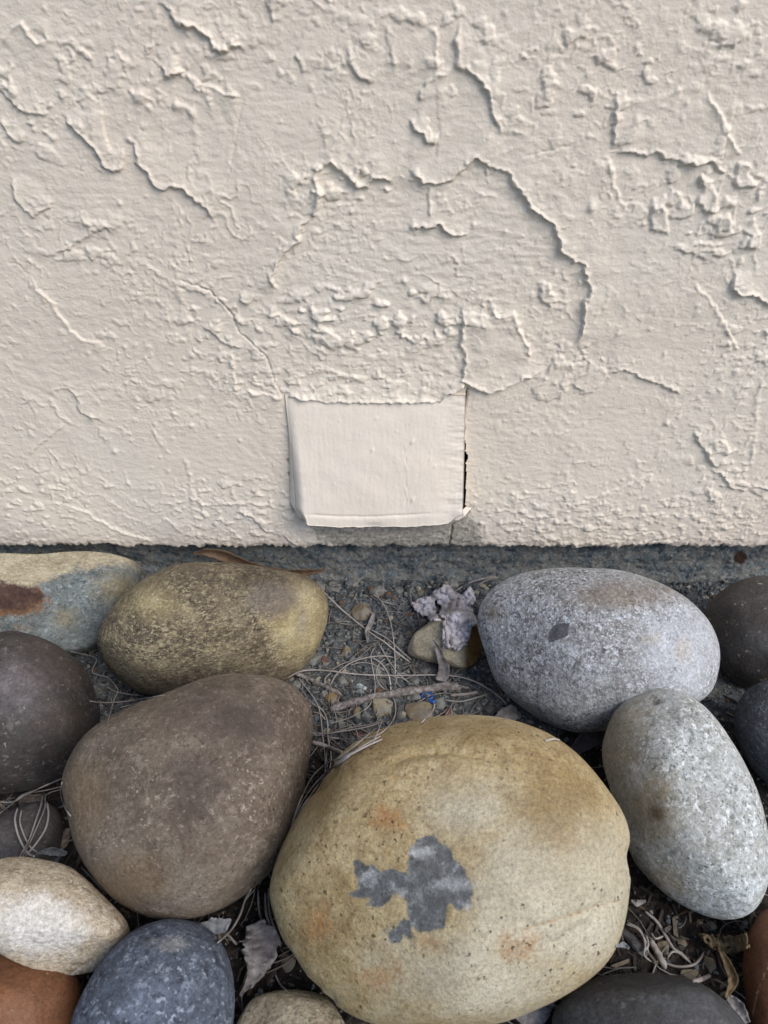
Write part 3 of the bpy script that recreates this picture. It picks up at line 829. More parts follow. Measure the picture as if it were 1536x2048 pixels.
M['charcoal'] = stone_mat('charcoal_stone', [(0.32, S(56,56,58)), (0.48, S(68,68,70)), (0.60, S(80,81,83)), (0.74, S(98,99,101))], 14, 80,
    (S(60,58,56), 0.4), [(60, 0.52, 0.68, S(92,95,100), 0.6), (120, 0.62, 0.72, S(118,121,125), 0.5), (500, 0.68, 0.74, S(150,152,152), 0.5)], [], (0.0004, 240), None, 0.62, 0.3)
M['redbrown'] = stone_mat('red_brown_stone', [(0.32, S(86,58,42)), (0.48, S(104,70,50)), (0.62, S(118,82,60)), (0.75, S(128,92,70))], 14, 60,
    (S(84,56,40), 0.4), [], [('line', 6, -1.5, 2.5, [S(168,140,116), S(190,164,140), S(196,172,150)], 200, 0.8)], (0.0003, 200), None, 0.6, 0.3)
M['slated'] = stone_mat('dark_slate_stone', [(0.32, S(64,60,60)), (0.46, S(80,76,76)), (0.58, S(96,92,92)), (0.70, S(110,106,106))], 16, 90,
    (S(66,62,62), 0.4), [(260, 0.62, 0.70, S(128,124,122), 0.5)], [], (0.0006, 300), None, 0.7, 0.25)
M['pebtwo'] = stone_mat('two_tone_pebble', [(0.32, S(150,140,118)), (0.48, S(174,166,144)), (0.62, S(188,180,160)), (0.75, S(196,190,172))], 40, 140,
    (S(156,146,124), 0.4), [(600, 0.6, 0.68, S(110,100,84), 0.5)], [('gold', 16, -3, 8, [S(92,66,34), S(140,108,56), S(176,146,92)], 180, 0.95)], (0.0005, 400), None, 0.6, 0.3)

rock('river_stone', 'blue grey slab with cream top and rust stain at the left edge below the wall',
     [(-130,1150),(-60,1122),(40,1112),(140,1110),(220,1116),(274,1130),(288,1152),(268,1196),(224,1256),(180,1292),(90,1310),(-40,1310),(-130,1260)], M['slab'], 6, 0.006, 0.95, 0.0, 2.5, (0.014, 0.004), 1,
     facets=[((0.05, 0.75, 0.66), 0.62, 0.06), ((0.1, -0.25, 0.96), 0.56, 0.05)],
     stains=[('cream', [[(-200,1070),(320,1070),(300,1142),(230,1131),(160,1140),(104,1160),(60,1176),(0,1166),(-200,1180)]]), ('maroon', [[(-60,1150),(30,1147),(66,1158),(96,1190),(80,1212),(50,1226),(-60,1228)]]),
             ('rust', [[(-60,1150),(40,1150),(84,1170),(106,1198),(90,1224),(58,1240),(-60,1240)], [(-60,1252),(40,1250),(70,1262),(-60,1275)]]), ('tan', [spot(130,1235,28,26), spot(235,1180,60,45)])])
rock('river_stone', 'tan and dark mottled oval stone with cream right end, nearest the footing on the left',
     [(194,1300),(203,1250),(240,1200),(300,1156),(370,1130),(450,1128),(540,1141),(600,1153),(640,1178),(655,1216),(646,1266),(616,1320),(560,1362),(480,1384),(400,1390),(320,1388),(260,1376),(214,1346)], M['tan'], 6, 0.006, 0.95, 0, 2.15, (0.010, 0.0035), 2,
     grooves=[([(540,1275),(575,1235),(610,1200)], 4, 0.8), ([(590,1290),(602,1240),(612,1225)], 5, 1.0), ([(210,1290),(240,1255),(250,1235)], 4, 0.8)],
     stains=[('cream', [spot(600,1240,70,95), spot(300,1200,60,40)]), ('dark', [spot(500,1160,170,34), spot(380,1370,170,40)]), ('purple', [spot(545,1200,60,40), spot(605,1245,14,40)])])
rock('river_stone', 'dark brown smooth stone with pale grey bloom cut by the left frame edge',
     [(-150,1430),(-100,1320),(0,1267),(60,1271),(120,1299),(170,1344),(200,1400),(203,1440),(186,1492),(150,1536),(100,1568),(40,1582),(-30,1582),(-110,1540)], M['dark'], 5, 0.008, 0.9, 0, 2.1, (0.010, 0.0018), 3,
     stains=[('pale', [spot(40,1370,90,90)]), ('brown', [spot(120,1320,90,60), spot(120,1440,60,60)])])
rock('river_stone', 'grey brown speckled pear shaped stone left of the big yellow stone',
     [(127,1562),(150,1505),(190,1460),(260,1420),(330,1390),(400,1362),(460,1352),(540,1360),(592,1385),(620,1425),(626,1480),(615,1560),(598,1640),(570,1700),(520,1760),(460,1806),(400,1830),(340,1838),(280,1828),(220,1796),(180,1742),(150,1680),(136,1620)], M['brown'], 6, 0.010, 0.9, 0, 2.1, (0.009, 0.0018), 4,
     stains=[('dark', [spot(470,1440,130,70), spot(400,1560,60,90)]), ('olive', [spot(170,1600,50,90), spot(260,1760,90,60)]), ('vspot', [spot(543,1680,10,18)])])
YEL = rock('river_stone', 'largest ochre yellow boulder with a dark grey splash shaped patch',
     [(540,1762),(554,1690),(590,1620),(640,1552),(700,1500),(780,1456),(860,1435),(930,1432),(1010,1444),(1080,1470),(1140,1510),(1190,1560),(1235,1620),(1259,1676),(1257,1712),(1266,1756),(1252,1850),(1210,1922),(1130,1987),(1030,2032),(940,2050),(850,2052),(760,2040),(690,2010),(620,1952),(574,1880),(547,1812)], M['yellow'], 7, 0.010, 0.9, 0, 2.15, (0.008, 0.0018), 5,
     grooves=[([(590,1590),(640,1570),(660,1545),(672,1520)], 12, 3.0), ([(760,1530),(830,1506),(900,1500),(990,1512),(1030,1530)], 9, 2.2), ([(1030,1868),(1085,1850),(1130,1836),(1180,1820),(1240,1800)], 5, 1.1),
              ([(1085,1880),(1110,1890),(1140,1872),(1180,1850),(1220,1780)], 10, 1.6), ([(1235,1695),(1262,1718),(1245,1750)], 20, 1.2), ([(560,1890),(610,1960),(680,2012)], 10, 1.6), ([(600,1620),(690,1590),(770,1578),(820,1570)], 3, 0.5),
              ([(690,1500),(740,1512),(800,1502)], 4, 0.6), ([(960,1850),(1040,1845),(1100,1860)], 4, 0.6)],
     stains=[('cool', [spot(1120,1780,190,170), spot(960,1960,190,90), spot(930,1620,90,70)]), ('olive', [spot(1110,1620,90,90), spot(620,1560,90,80), spot(900,1460,160,30)]), ('rust', [spot(765,1640,62,44), spot(850,1885,60,24), spot(1035,1890,62,40), spot(760,1960,70,40), spot(640,1850,40,60)]),
             ('vein', [['l', [(1030,1868),(1085,1850),(1130,1836),(1180,1820),(1240,1800)], 2.5], ['l', [(640,1590),(700,1584),(770,1576),(815,1575)], 1.0], ['l', [(820,1610),(845,1640),(860,1668)], 0.8], ['l', [(765,1680),(790,1700),(818,1742)], 1.2], ['l', [(960,1850),(1040,1840)], 1.0]]),
             ('dark', [[(706,1718),(730,1728),(746,1730),(760,1743),(784,1738),(800,1743),(816,1740),(822,1762),(813,1722),(815,1702),(825,1690),(838,1676),(852,1669),(868,1672),(890,1690),(898,1697),(905,1715),(922,1726),(931,1746),(940,1766),(948,1790),(942,1802),(930,1816),(920,1826),(898,1806),(893,1836),(885,1858),(856,1865),(830,1858),(822,1846),(814,1832),(811,1805),(800,1786),(785,1790),(770,1810),(746,1818),(730,1809),(740,1796),(716,1798),(697,1790),(712,1775),(716,1760),(707,1745)],
                       [(778,1866),(792,1852),(808,1838),(820,1842),(824,1876),(814,1886),(806,1868),(798,1888),(786,1890),(776,1880)], [(752,1872),(778,1850),(796,1842),(786,1856)]]),
             ('pale', [spot(800,1785,26,12), spot(936,1812,16,12), spot(845,1704,30,20), spot(742,1755,26,20), spot(900,1770,60,14)])], chip=('dark', 0.7))
rock('river_stone', 'large grey speckled granite stone with a dark diamond mark',
     [(957,1245),(974,1196),(1020,1160),(1080,1145),(1160,1138),(1240,1142),(1310,1164),(1370,1200),(1420,1250),(1443,1300),(1436,1350),(1410,1390),(1350,1420),(1290,1448),(1220,1458),(1150,1463),(1090,1450),(1040,1415),(1000,1370),(974,1310)], M['granite'], 6, 0.006, 0.95, 0, 2.15, (0.009, 0.0024), 6,
     stains=[('dia', [[(1098,1262),(1111,1248),(1138,1245),(1136,1272),(1094,1288)]]), ('brown', [spot(985,1225,26,26), spot(1240,1190,130,34)]), ('tan', [spot(1365,1300,22,34), spot(1305,1278,22,14)]), ('pale', [spot(1370,1300,80,90)])])
rock('river_stone', 'pale grey green oval stone standing beside the big yellow stone',
     [(1207,1520),(1215,1460),(1240,1415),(1280,1388),(1320,1378),(1372,1390),(1422,1430),(1470,1500),(1510,1580),(1531,1650),(1537,1720),(1530,1770),(1505,1815),(1460,1836),(1410,1830),(1350,1800),(1290,1745),(1262,1700),(1235,1620)], M['pale'], 6, 0.008, 0.95, 0.002, 2.1, (0.010, 0.0026), 7,
     grooves=[([(1255,1430),(1300,1425),(1360,1420)], 7, 0.9), ([(1310,1396),(1312,1408)], 8, 1.6)],
     stains=[('warm', [spot(1225,1480,70,130), spot(1300,1620,60,90), spot(1310,1760,70,60)]), ('spot', [spot(1312,1400,12,12), spot(1313,1625,20,22), spot(1277,1480,5,6)])])
rock('river_stone', 'dark brown flecked stone at the right edge behind the granite stone',
     [(1410,1225),(1438,1182),(1488,1160),(1545,1154),(1630,1180),(1680,1260),(1650,1345),(1570,1378),(1500,1376),(1450,1348),(1424,1300)], M['darkr'], 5, 0.008, 0.95, 0, 2.1, (0.008, 0.0016), 8)
rock('river_stone', 'blue black stone at the right edge above the pale oval stone',
     [(1470,1440),(1488,1392),(1530,1364),(1600,1358),(1670,1410),(1690,1520),(1640,1590),(1570,1590),(1515,1545),(1480,1490)], M['navy'], 5, 0.008, 0.95, 0, 2.1, (0.010, 0.003), 9)
rock('river_stone', 'terracotta orange smooth stone in the lower left corner',
     [(-160,1990),(-110,1905),(-10,1880),(80,1898),(140,1938),(167,1990),(156,2060),(100,2140),(0,2185),(-110,2150)], M['orange'], 5, 0.012, 0.9, -0.002, 2.1, (0.008, 0.0012), 11)
rock('river_stone', 'cream broken stone with a whitish lower face resting on the terracotta stone',
     [(-110,1800),(-70,1744),(0,1720),(60,1715),(130,1734),(190,1778),(232,1820),(256,1852),(261,1882),(240,1916),(204,1942),(150,1950),(100,1946),(50,1930),(0,1902),(-70,1866)], M['cream'], 6, 0.004, 0.8, 0.022, 2.2, (0.014, 0.009), 10,
     facets=[((-0.12, -0.80, 0.60), 0.52, 0.10)], stains=[('white', [spot(70,1850,130,70)])])
rock('river_stone', 'slate blue mottled stone at the bottom edge left of the yellow boulder',
     [(142,2060),(168,1988),(210,1920),(260,1870),(310,1845),(360,1839),(412,1854),(446,1900),(463,1950),(467,2010),(456,2075),(420,2150),(330,2200),(230,2190),(162,2140)], M['slate'], 6, 0.010, 0.95, 0, 2.1, (0.012, 0.004), 12,
     stains=[('patch', [spot(340,1888,44,18)])])
rock('river_stone', 'small rough tan stone peeking in at the bottom edge',
     [(470,2075),(500,2012),(540,1990),(592,1979),(640,1994),(672,2022),(694,2066),(680,2130),(600,2165),(515,2145)], M['rough'], 5, 0.006, 0.8, 0, 2.4, (0.03, 0.016), 13)
rock('river_stone', 'dark charcoal stone at the bottom right edge',
     [(1092,2070),(1118,2012),(1170,1966),(1240,1940),(1304,1935),(1372,1955),(1432,1992),(1484,2045),(1510,2110),(1460,2210),(1300,2270),(1150,2210)], M['charcoal'], 5, 0.012, 0.85, 0, 2.1, (0.008, 0.0016), 14)
rock('river_stone', 'reddish brown stone with a pale scratch in the lower right corner',
     [(1486,1965),(1491,1900),(1509,1850),(1542,1818),(1630,1822),(1700,1940),(1680,2090),(1580,2120),(1512,2070)], M['redbrown'], 5, 0.012, 0.9, 0, 2.1, (0.008, 0.0012), 15,
     stains=[('line', [['l', [(1505,2030),(1515,1985),(1530,1945),(1545,1925)], 2.0]])])
rock('river_stone', 'dark slate stone half buried under pine needles between the brown and cream stones',
     [(-70,1690),(-40,1640),(20,1618),(70,1604),(108,1618),(126,1655),(122,1700),(92,1745),(0,1775),(-60,1750)], M['slated'], 5, 0.014, 0.8, 0, 2.2, (0.010, 0.003), 16)
PEB = rock('river_stone', 'small cream and golden brown stone under the crumpled paper scrap',
     [(816,1296),(830,1268),(856,1252),(872,1236),(905,1228),(940,1235),(962,1258),(962,1296),(946,1322),(920,1334),(880,1326),(846,1316),(822,1308)], M['pebtwo'], 5, 0.004, 0.9, 0, 2.6, (0.02, 0.003), 17,
     facets=[((-0.45, 0.15, 0.88), 0.72, 0.02), ((0.6, -0.2, 0.77), 0.78, 0.02)], stains=[('gold', [[(930,1285),(945,1240),(975,1240),(975,1340),(925,1342),(930,1315)]])])

# ================================================================== LITTER BETWEEN THE STONES
SOLID.append((np.stack([GX, GY, GZ], -1).reshape(-1, 3), grid_faces(len(gx), len(gy))))
def bvh_of(parts):
    V = []; F = []; n = 0
    for v, f in parts:
        V.extend(map(tuple, v)); F.extend([tuple(int(i)+n for i in q) for q in f]); n += len(v)
    return BVHTree.FromPolygons(V, F)
_sx = np.linspace(-0.4, 0.4, 401); _sy = np.linspace(-0.42, 0.02, 221)
_SX, _SY = np.meshgrid(_sx, _sy)
BV_ALL = bvh_of(SOLID[:-1] + [(np.stack([_SX, _SY, soil_z(_SX, _SY)], -1).reshape(-1, 3), grid_faces(401, 221))])
BV_SOIL = bvh_of([(np.stack([_SX, _SY, soil_z(_SX, _SY)], -1).reshape(-1, 3), grid_faces(401, 221))])
def hit(px, py, soil=False):
    d = Vector(ray(px, py)); L = d.length
    r = (BV_SOIL if soil else BV_ALL).ray_cast(Vector(CAM), d.normalized())
    return (r[3]/L if r[0] is not None else (0-CAM[2])/d.z)
def drape(pts, off=0.0012, smooth=5, soil=False, n=6, bump=0.0):
    """a pixel path laid on whatever lies there, springing over gaps"""
    Q = crom(pts, n)
    t = np.array([hit(x, y, soil) for x, y in Q])
    ts = t.copy()
    if smooth > 1:
        pad = np.concatenate([[t[0]]*smooth, t, [t[-1]]*smooth])
        ts = np.array([pad[i:i+2*smooth+1].mean() for i in range(len(t))])
    R = ray(Q[:, 0], Q[:, 1]); L = np.linalg.norm(R, axis=1)
    u = np.linspace(0, 1, len(Q))
    tt = np.minimum(ts, t) - (off + bump*np.sin(np.pi*u))/L
    return CAM + R*tt[:, None]
def tube(P, r, sides=5, taper=(0.5, 0.25), wob=0.0, seed=0):
    P = np.asarray(P); n = len(P)
    T = np.gradient(P, axis=0); T /= np.linalg.norm(T, axis=1)[:, None]+1e-12
    up = np.array([0.13, -0.4, 0.9]); A = np.cross(T, up); A /= np.linalg.norm(A, axis=1)[:, None]+1e-12
    B = np.cross(T, A)
    u = np.linspace(0, 1, n)
    rad = r*np.minimum(1, np.minimum(taper[0]+u*8, taper[1]+(1-u)*8))
    rows = []
    for k in range(sides):
        a = 2*math.pi*k/sides
        rr = rad*(1+wob*pn2(u*14+k*0.7, np.full(n, k*1.3), 400+seed)) if wob else rad
        rows.append(P + A*(rr*math.cos(a))[:, None] + B*(rr*math.sin(a))[:, None])
    V = np.stack(rows, 1).reshape(-1, 3)
    V = np.vstack([V, P[:1], P[-1:]])
    F = []
    for i in range(n-1):
        for k in range(sides):
            k2 = (k+1) % sides
            F.append([i*sides+k, i*sides+k2, (i+1)*sides+k2, (i+1)*sides+k])
    c0, c1 = n*sides, n*sides+1
    for k in range(sides):
        k2 = (k+1) % sides
        F.append([c0, k2, k, k]); F.append([c1, (n-1)*sides+k, (n-1)*sides+k2, (n-1)*sides+k2])
    return V, F
def poly_mesh(name, V, F, smooth=True):
    F = [list(dict.fromkeys(f)) for f in F]
    me = bpy.data.meshes.new(name); me.from_pydata([tuple(v) for v in V], [], F)
    me.polygons.foreach_set('use_smooth', np.full(len(F), smooth, bool)); me.update()
    return me
def simple_mat(name, stops, scale=200, bump=(0.0004, 500), rough=0.8, vary=0.0, spec=0.2, stretch=None, dust=0.0):
    m = Mat(name, rough, spec)
    c = m.ramp(m.noise(scale, 5, 0.65, 0, m.mapv(*stretch) if stretch else None), stops)
    if vary:
        k = m.t.nodes.new('ShaderNodeHueSaturation')
        m.put(k.inputs['Color'], c)
        m.put(k.inputs['Value'], m.math('ADD', m.math('MULTIPLY', m.rnd(), vary), 1-vary*0.6))
        c = k.outputs[0]
    if dust: c = m.mix(m.math('MULTIPLY', m.step(m.noise(120, 5, 0.7), 0.42, 0.62), dust), c, S(112,114,114))
    if bump: m.bump(m.noise(bump[1], 5, 0.65), bump[0], 0.9)
    return m.done(c)
def centre_obj(name, V, F, mat, parent=None, smooth=True, base=False):
    V = np.asarray(V); c = V.mean(0)
    if base: c[2] = V[:, 2].min()
    o = link(name, poly_mesh(name, V-c, F, smooth), mat, parent, loc=c)
    return o

# ---- grit and crumbs (nobody could count them)
def scatter(name, n, size, mat, flat=1.0, long=1.0, region=None, seed=1, lift=0.3, taper=False):
    r = np.random.default_rng(seed)
    if long > 1.2:
        bv = np.array([[-1,-1,-1],[1,-.7,-1],[1,.7,-1],[-1,1,-1],[-1,-.8,1],[1,-.5,1],[1,.8,1],[-1,.7,1]], float)*0.6
        bf = np.array([[0,3,2],[0,2,1],[4,5,6],[4,6,7],[0,1,5],[0,5,4],[1,2,6],[1,6,5],[2,3,7],[2,7,6],[3,0,4],[3,4,7]])
    else:
        bv, bf = ico(1); 
    V = []; F = []; T = []; k = 0; m = 0
    while k < n:
        px = r.uniform(-60, 1600); py = r.uniform(1145, 2090)
        p = on_z(px, py, 0)
        if p[1] > 0.004 or (region and not region(px, py, r)): continue
        s = size[0]*math.exp(r.exponential(size[1]))
        s = min(s, size[2])
        q = bv*(1+0.28*r.normal(size=bv.shape)*(0.5 if long > 1.2 else 1))*s*np.array([long*r.uniform(.6, 1.3), r.uniform(.6, 1), flat*r.uniform(.6, 1)])
        a = r.uniform(0, 6.283); tl = r.normal(0, 0.25)
        Rm = np.array(Matrix.Rotation(a, 3, 'Z') @ Matrix.Rotation(tl, 3, 'X') @ Matrix.Rotation(r.normal(0, 0.25), 3, 'Y'))
        q = q @ Rm.T + np.array([p[0], p[1], float(soil_z(np.array(p[0]), np.array(p[1]))) + s*lift*flat])
        V.append(q); F.append(bf+m); T.append(np.full(len(q), r.random())); m += len(q); k += 1
    me = np_mesh(name, np.vstack(V), np.vstack(F), smooth=False)
    attr(me, 'tone', np.concatenate(T))
    return tag(link(name, me, mat), kind='stuff')
def tone_mat(name, stops, scale=500):
    m = Mat(name, 0.9, 0.15)
    c = m.ramp(m.at('tone'), stops, 'CONSTANT')
    c = m.mix(m.math('MULTIPLY', m.step(m.noise(scale, 4, 0.65), 0.4, 0.65), 0.4), c, S(60,58,56))
    m.bump(m.noise(900, 4, 0.6), 0.0004, 0.8)
    return m.done(c)
GRIT = tone_mat('soil_grit', [(0, S(80,86,90)), (0.30, S(102,108,112)), (0.5, S(122,124,122)), (0.66, S(142,138,128)), (0.78, S(70,68,68)), (0.9, S(164,156,140)), (0.96, S(112,84,66))])
CHIP = tone_mat('bark_mulch', [(0, S(48,44,42)), (0.3, S(64,58,55)), (0.55, S(82,76,72)), (0.72, S(104,97,92)), (0.85, S(92,76,62)), (0.94, S(128,118,104))])
tag(scatter('grit', 9500, (0.0005, 0.45, 0.0022), GRIT, region=lambda x, y, r: y < 1560 or r.random() < 0.22, seed=3), 'loose grey grit and crumbs of dry soil between the stones', None)
tag(scatter('grit', 700, (0.0014, 0.35, 0.0034), GRIT, region=lambda x, y, r: y < 1500 and 560 < x < 1100, seed=4, lift=0.2), 'fine gravel crumbs in the open soil below the cover', None)
tag(scatter('grit', 1500, (0.0008, 0.45, 0.0030), GRIT, region=lambda x, y, r: y < 1205, seed=6, lift=0.35), 'grey crumbs banked along the foot of the concrete footing', None)
tag(scatter('mulch', 2600, (0.0009, 0.40, 0.0022), CHIP, 0.35, 4.2, region=lambda x, y, r: y > 1480 or (x < 300 and y > 1270) or (x > 1000 and y > 1400) or r.random() < 0.06, seed=5, lift=1.2), 'dark bark mulch crumbs and leaf bits between the stones', None)

# ---- pebbles
PM = {
 'tan': simple_mat('tan_pebble', [(0.3, S(98,88,72)), (0.5, S(126,114,94)), (0.7, S(148,138,118))], 160, vary=0.25, dust=0.6),
 'ochre': simple_mat('ochre_pebble', [(0.3, S(104,86,56)), (0.5, S(132,112,76)), (0.7, S(152,134,98))], 160, vary=0.2, dust=0.6),
 'grey': simple_mat('grey_pebble', [(0.3, S(92,94,92)), (0.5, S(118,120,116)), (0.7, S(140,140,134))], 200, vary=0.3, dust=0.6),
 'dark': simple_mat('dark_pebble', [(0.3, S(56,54,54)), (0.5, S(76,74,74)), (0.7, S(92,90,90))], 200, vary=0.3, dust=0.6),
 'cream': simple_mat('cream_pebble', [(0.3, S(124,116,96)), (0.5, S(156,148,124)), (0.7, S(180,172,150))], 140, vary=0.15, dust=0.6),
 'blue': simple_mat('pale_blue_pebble', [(0.35, S(84,94,96)), (0.5, S(150,160,160)), (0.65, S(184,190,188))], 420, vary=0.1),
 'red': simple_mat('red_brown_chip', [(0.3, S(82,54,46)), (0.5, S(106,70,58)), (0.7, S(124,92,78))], 220, vary=0.2, dust=0.6),
 'clod': simple_mat('soil_clod', [(0.3, S(76,78,80)), (0.5, S(112,112,110)), (0.7, S(146,144,138))], 240, (0.0016, 360), vary=0.2),
 'bark': simple_mat('bark_piece', [(0.3, S(74,64,56)), (0.5, S(116,106,96)), (0.7, S(156,146,134))], 160, (0.0016, 260), vary=0.2),
}
def pebble(px, py, w, h, kind, label, lvl=3, facet=6, rough=0.03, group='pebbles in the soil', name='pebble', cat='pebble', rot=0.0, up=0.2):
    t = hit(px, py, True); d = ray(px, py); C = CAM + d*t
    k = t/FPX                                             # metres per pixel there
    a = w*k/2; b = h*k/2/ max(0.55, -d[2]/np.linalg.norm(d)); c = 0.62*min(a, b)
    r = np.random.default_rng(int(px*13+py*7))
    v, f = ico(lvl); v = v.copy()
    P = v.copy()
    for i in range(facet+5):
        m = r.normal(size=3); m[2] = abs(m[2])*0.9; m /= np.linalg.norm(m)
        ex = P @ m - r.uniform(0.5, 0.8)
        P = P - np.maximum(ex, 0)[:, None]*m
    P = P/np.abs(P).max(0)
    P = P*(1+rough*fb3(v, 3.1, 500+int(px) % 50, 3, 0.6))[:, None]
    P = P*np.array([a, b, c])
    ca, sa = math.cos(rot), math.sin(rot)
    P = np.stack([P[:, 0]*ca-P[:, 1]*sa, P[:, 0]*sa+P[:, 1]*ca, P[:, 2]], -1)
    C = C + np.array([0, 0, c*up])
    me = np_mesh(name, P, f, lvl == 4)
    o = link(name, me, PM[kind], loc=C)
    return tag(o, label, cat, group)
for a in [
 (725,1222,46,36,'tan','flat brown pebble half sunk in the bare soil below the cover'),
 (690,1305,24,26,'tan','small brown pebble beside the red chip in the open soil'),
 (628,1318,34,26,'grey','grey green pebble beside the right end of the tan oval stone'),
 (683,1364,32,26,'grey','flat grey pebble inside the curved needle above the twig'),
 (723,1377,22,24,'blue','pale blue grey speckled pebble just above the twig'),
 (662,1397,38,36,'ochre','rounded ochre pebble at the left end of the twig'),
 (762,1414,58,50,'cream','large cream angular pebble right below the twig'),
 (838,1422,58,52,'tan','brownish angular pebble under the blue plastic bit'),
 (879,1406,24,24,'grey','grey tan pebble just right of the blue plastic bit'),
 (832,1393,26,20,'grey','grey pebble tucked between the twig and the blue plastic bit'),
 (714,1426,30,26,'tan','dull brown pebble left of the large cream pebble'),
 (800,1424,30,36,'dark','dark brown pebble between the cream and brownish angular pebbles'),
 (845,1254,34,36,'dark','dark brown pebble above the cream and golden stone'),
 (818,1270,16,16,'tan','tiny tan pebble touching the cream and golden stone'),
 (803,1284,28,28,'grey','blue grey pebble left of the cream and golden stone'),
 (848,1340,36,22,'dark','dark flat pebble below the cream and golden stone'),
 (830,1362,26,20,'grey','grey pebble under the long horizontal needle near the paper strip'),
 (840,1186,20,16,'tan','little tan pebble left of the crumpled paper top'),
 (968,1176,22,14,'cream','small cream pebble between paper scrap and granite stone'),
 (588,1372,28,24,'grey','grey pebble in the nook between the tan and brown stones'),
 (897,1428,26,30,'red','orange brown triangular chip above the yellow boulder'),
 (680,1434,16,20,'cream','tiny pale cream chip below the twig'),
 (648,1325,14,26,'red','brick red chip lying in the open soil'),
 (716,1471,28,16,'red','brick red crumb above the left shoulder of the yellow boulder'),
 (980,1420,34,30,'dark','dark slate chip near the granite stone foot'),
 (755,1345,30,22,'grey','grey brown pebble under the tangle of needles'),
 (937,1435,30,18,'grey','grey chip at the top rim of the yellow boulder'),
 (1328,1894,26,28,'tan','tan pebble among the litter right of the yellow boulder'),
 (1365,1886,22,20,'tan','brown pebble among the litter beside the thin twig'),
 (1424,1852,24,20,'grey','grey crumbly pebble below the pale oval stone'),
 (1399,1845,14,12,'cream','tiny whitish pebble below the pale oval stone'),
 (1380,1950,40,24,'tan','dull tan chip above the charcoal stone'),
 (1420,1930,24,30,'tan','narrow tan chip right of the curled needle'),
 (516,1994,14,16,'cream','tiny cream pebble above the rough tan stone'),
 (575,1922,34,40,'tan','brown pebble half under the lower left of the yellow boulder'),
 (1072,1470,30,16,'red','rust brown crumb between the granite and yellow stones'),
]: pebble(*a)
for a in [(632,1172,46,26,'clod','crumbly soil clod against the footing next to the tan oval stone'), (664,1178,44,30,'clod','ribbed pale soil clod below the footing'),
          (706,1168,30,26,'clod','small pointed soil clod under the cover'), (750,1180,46,26,'clod','broad soil clod under the middle of the cover'),
          (795,1182,24,16,'clod','tiny soil clod left of the paper scrap'), (900,1170,40,26,'clod','grey tan clod behind the top of the paper scrap')]:
    pebble(*a, lvl=4, rough=0.7, facet=4, group='soil clods along the footing', name='soil_clod', cat='clod', up=0.2)
pebble(70,1605,56,24,'bark','grey weathered bark lump above the dark slate stone', rough=0.4, facet=3, group=None, name='bark_chunk', cat='bark', rot=0.25, up=1.2)
pebble(129,1682,26,36,'bark','brown bark lump between the dark slate stone and the brown stone', rough=0.5, facet=2, group=None, name='bark_chunk', cat='bark', up=1.0)
pebble(1268,1888,22,64,'dark','dark slab of bark right of the yellow boulder', rough=0.2, facet=3, group=None, name='bark_chunk', cat='bark', rot=0.6, up=0.8)

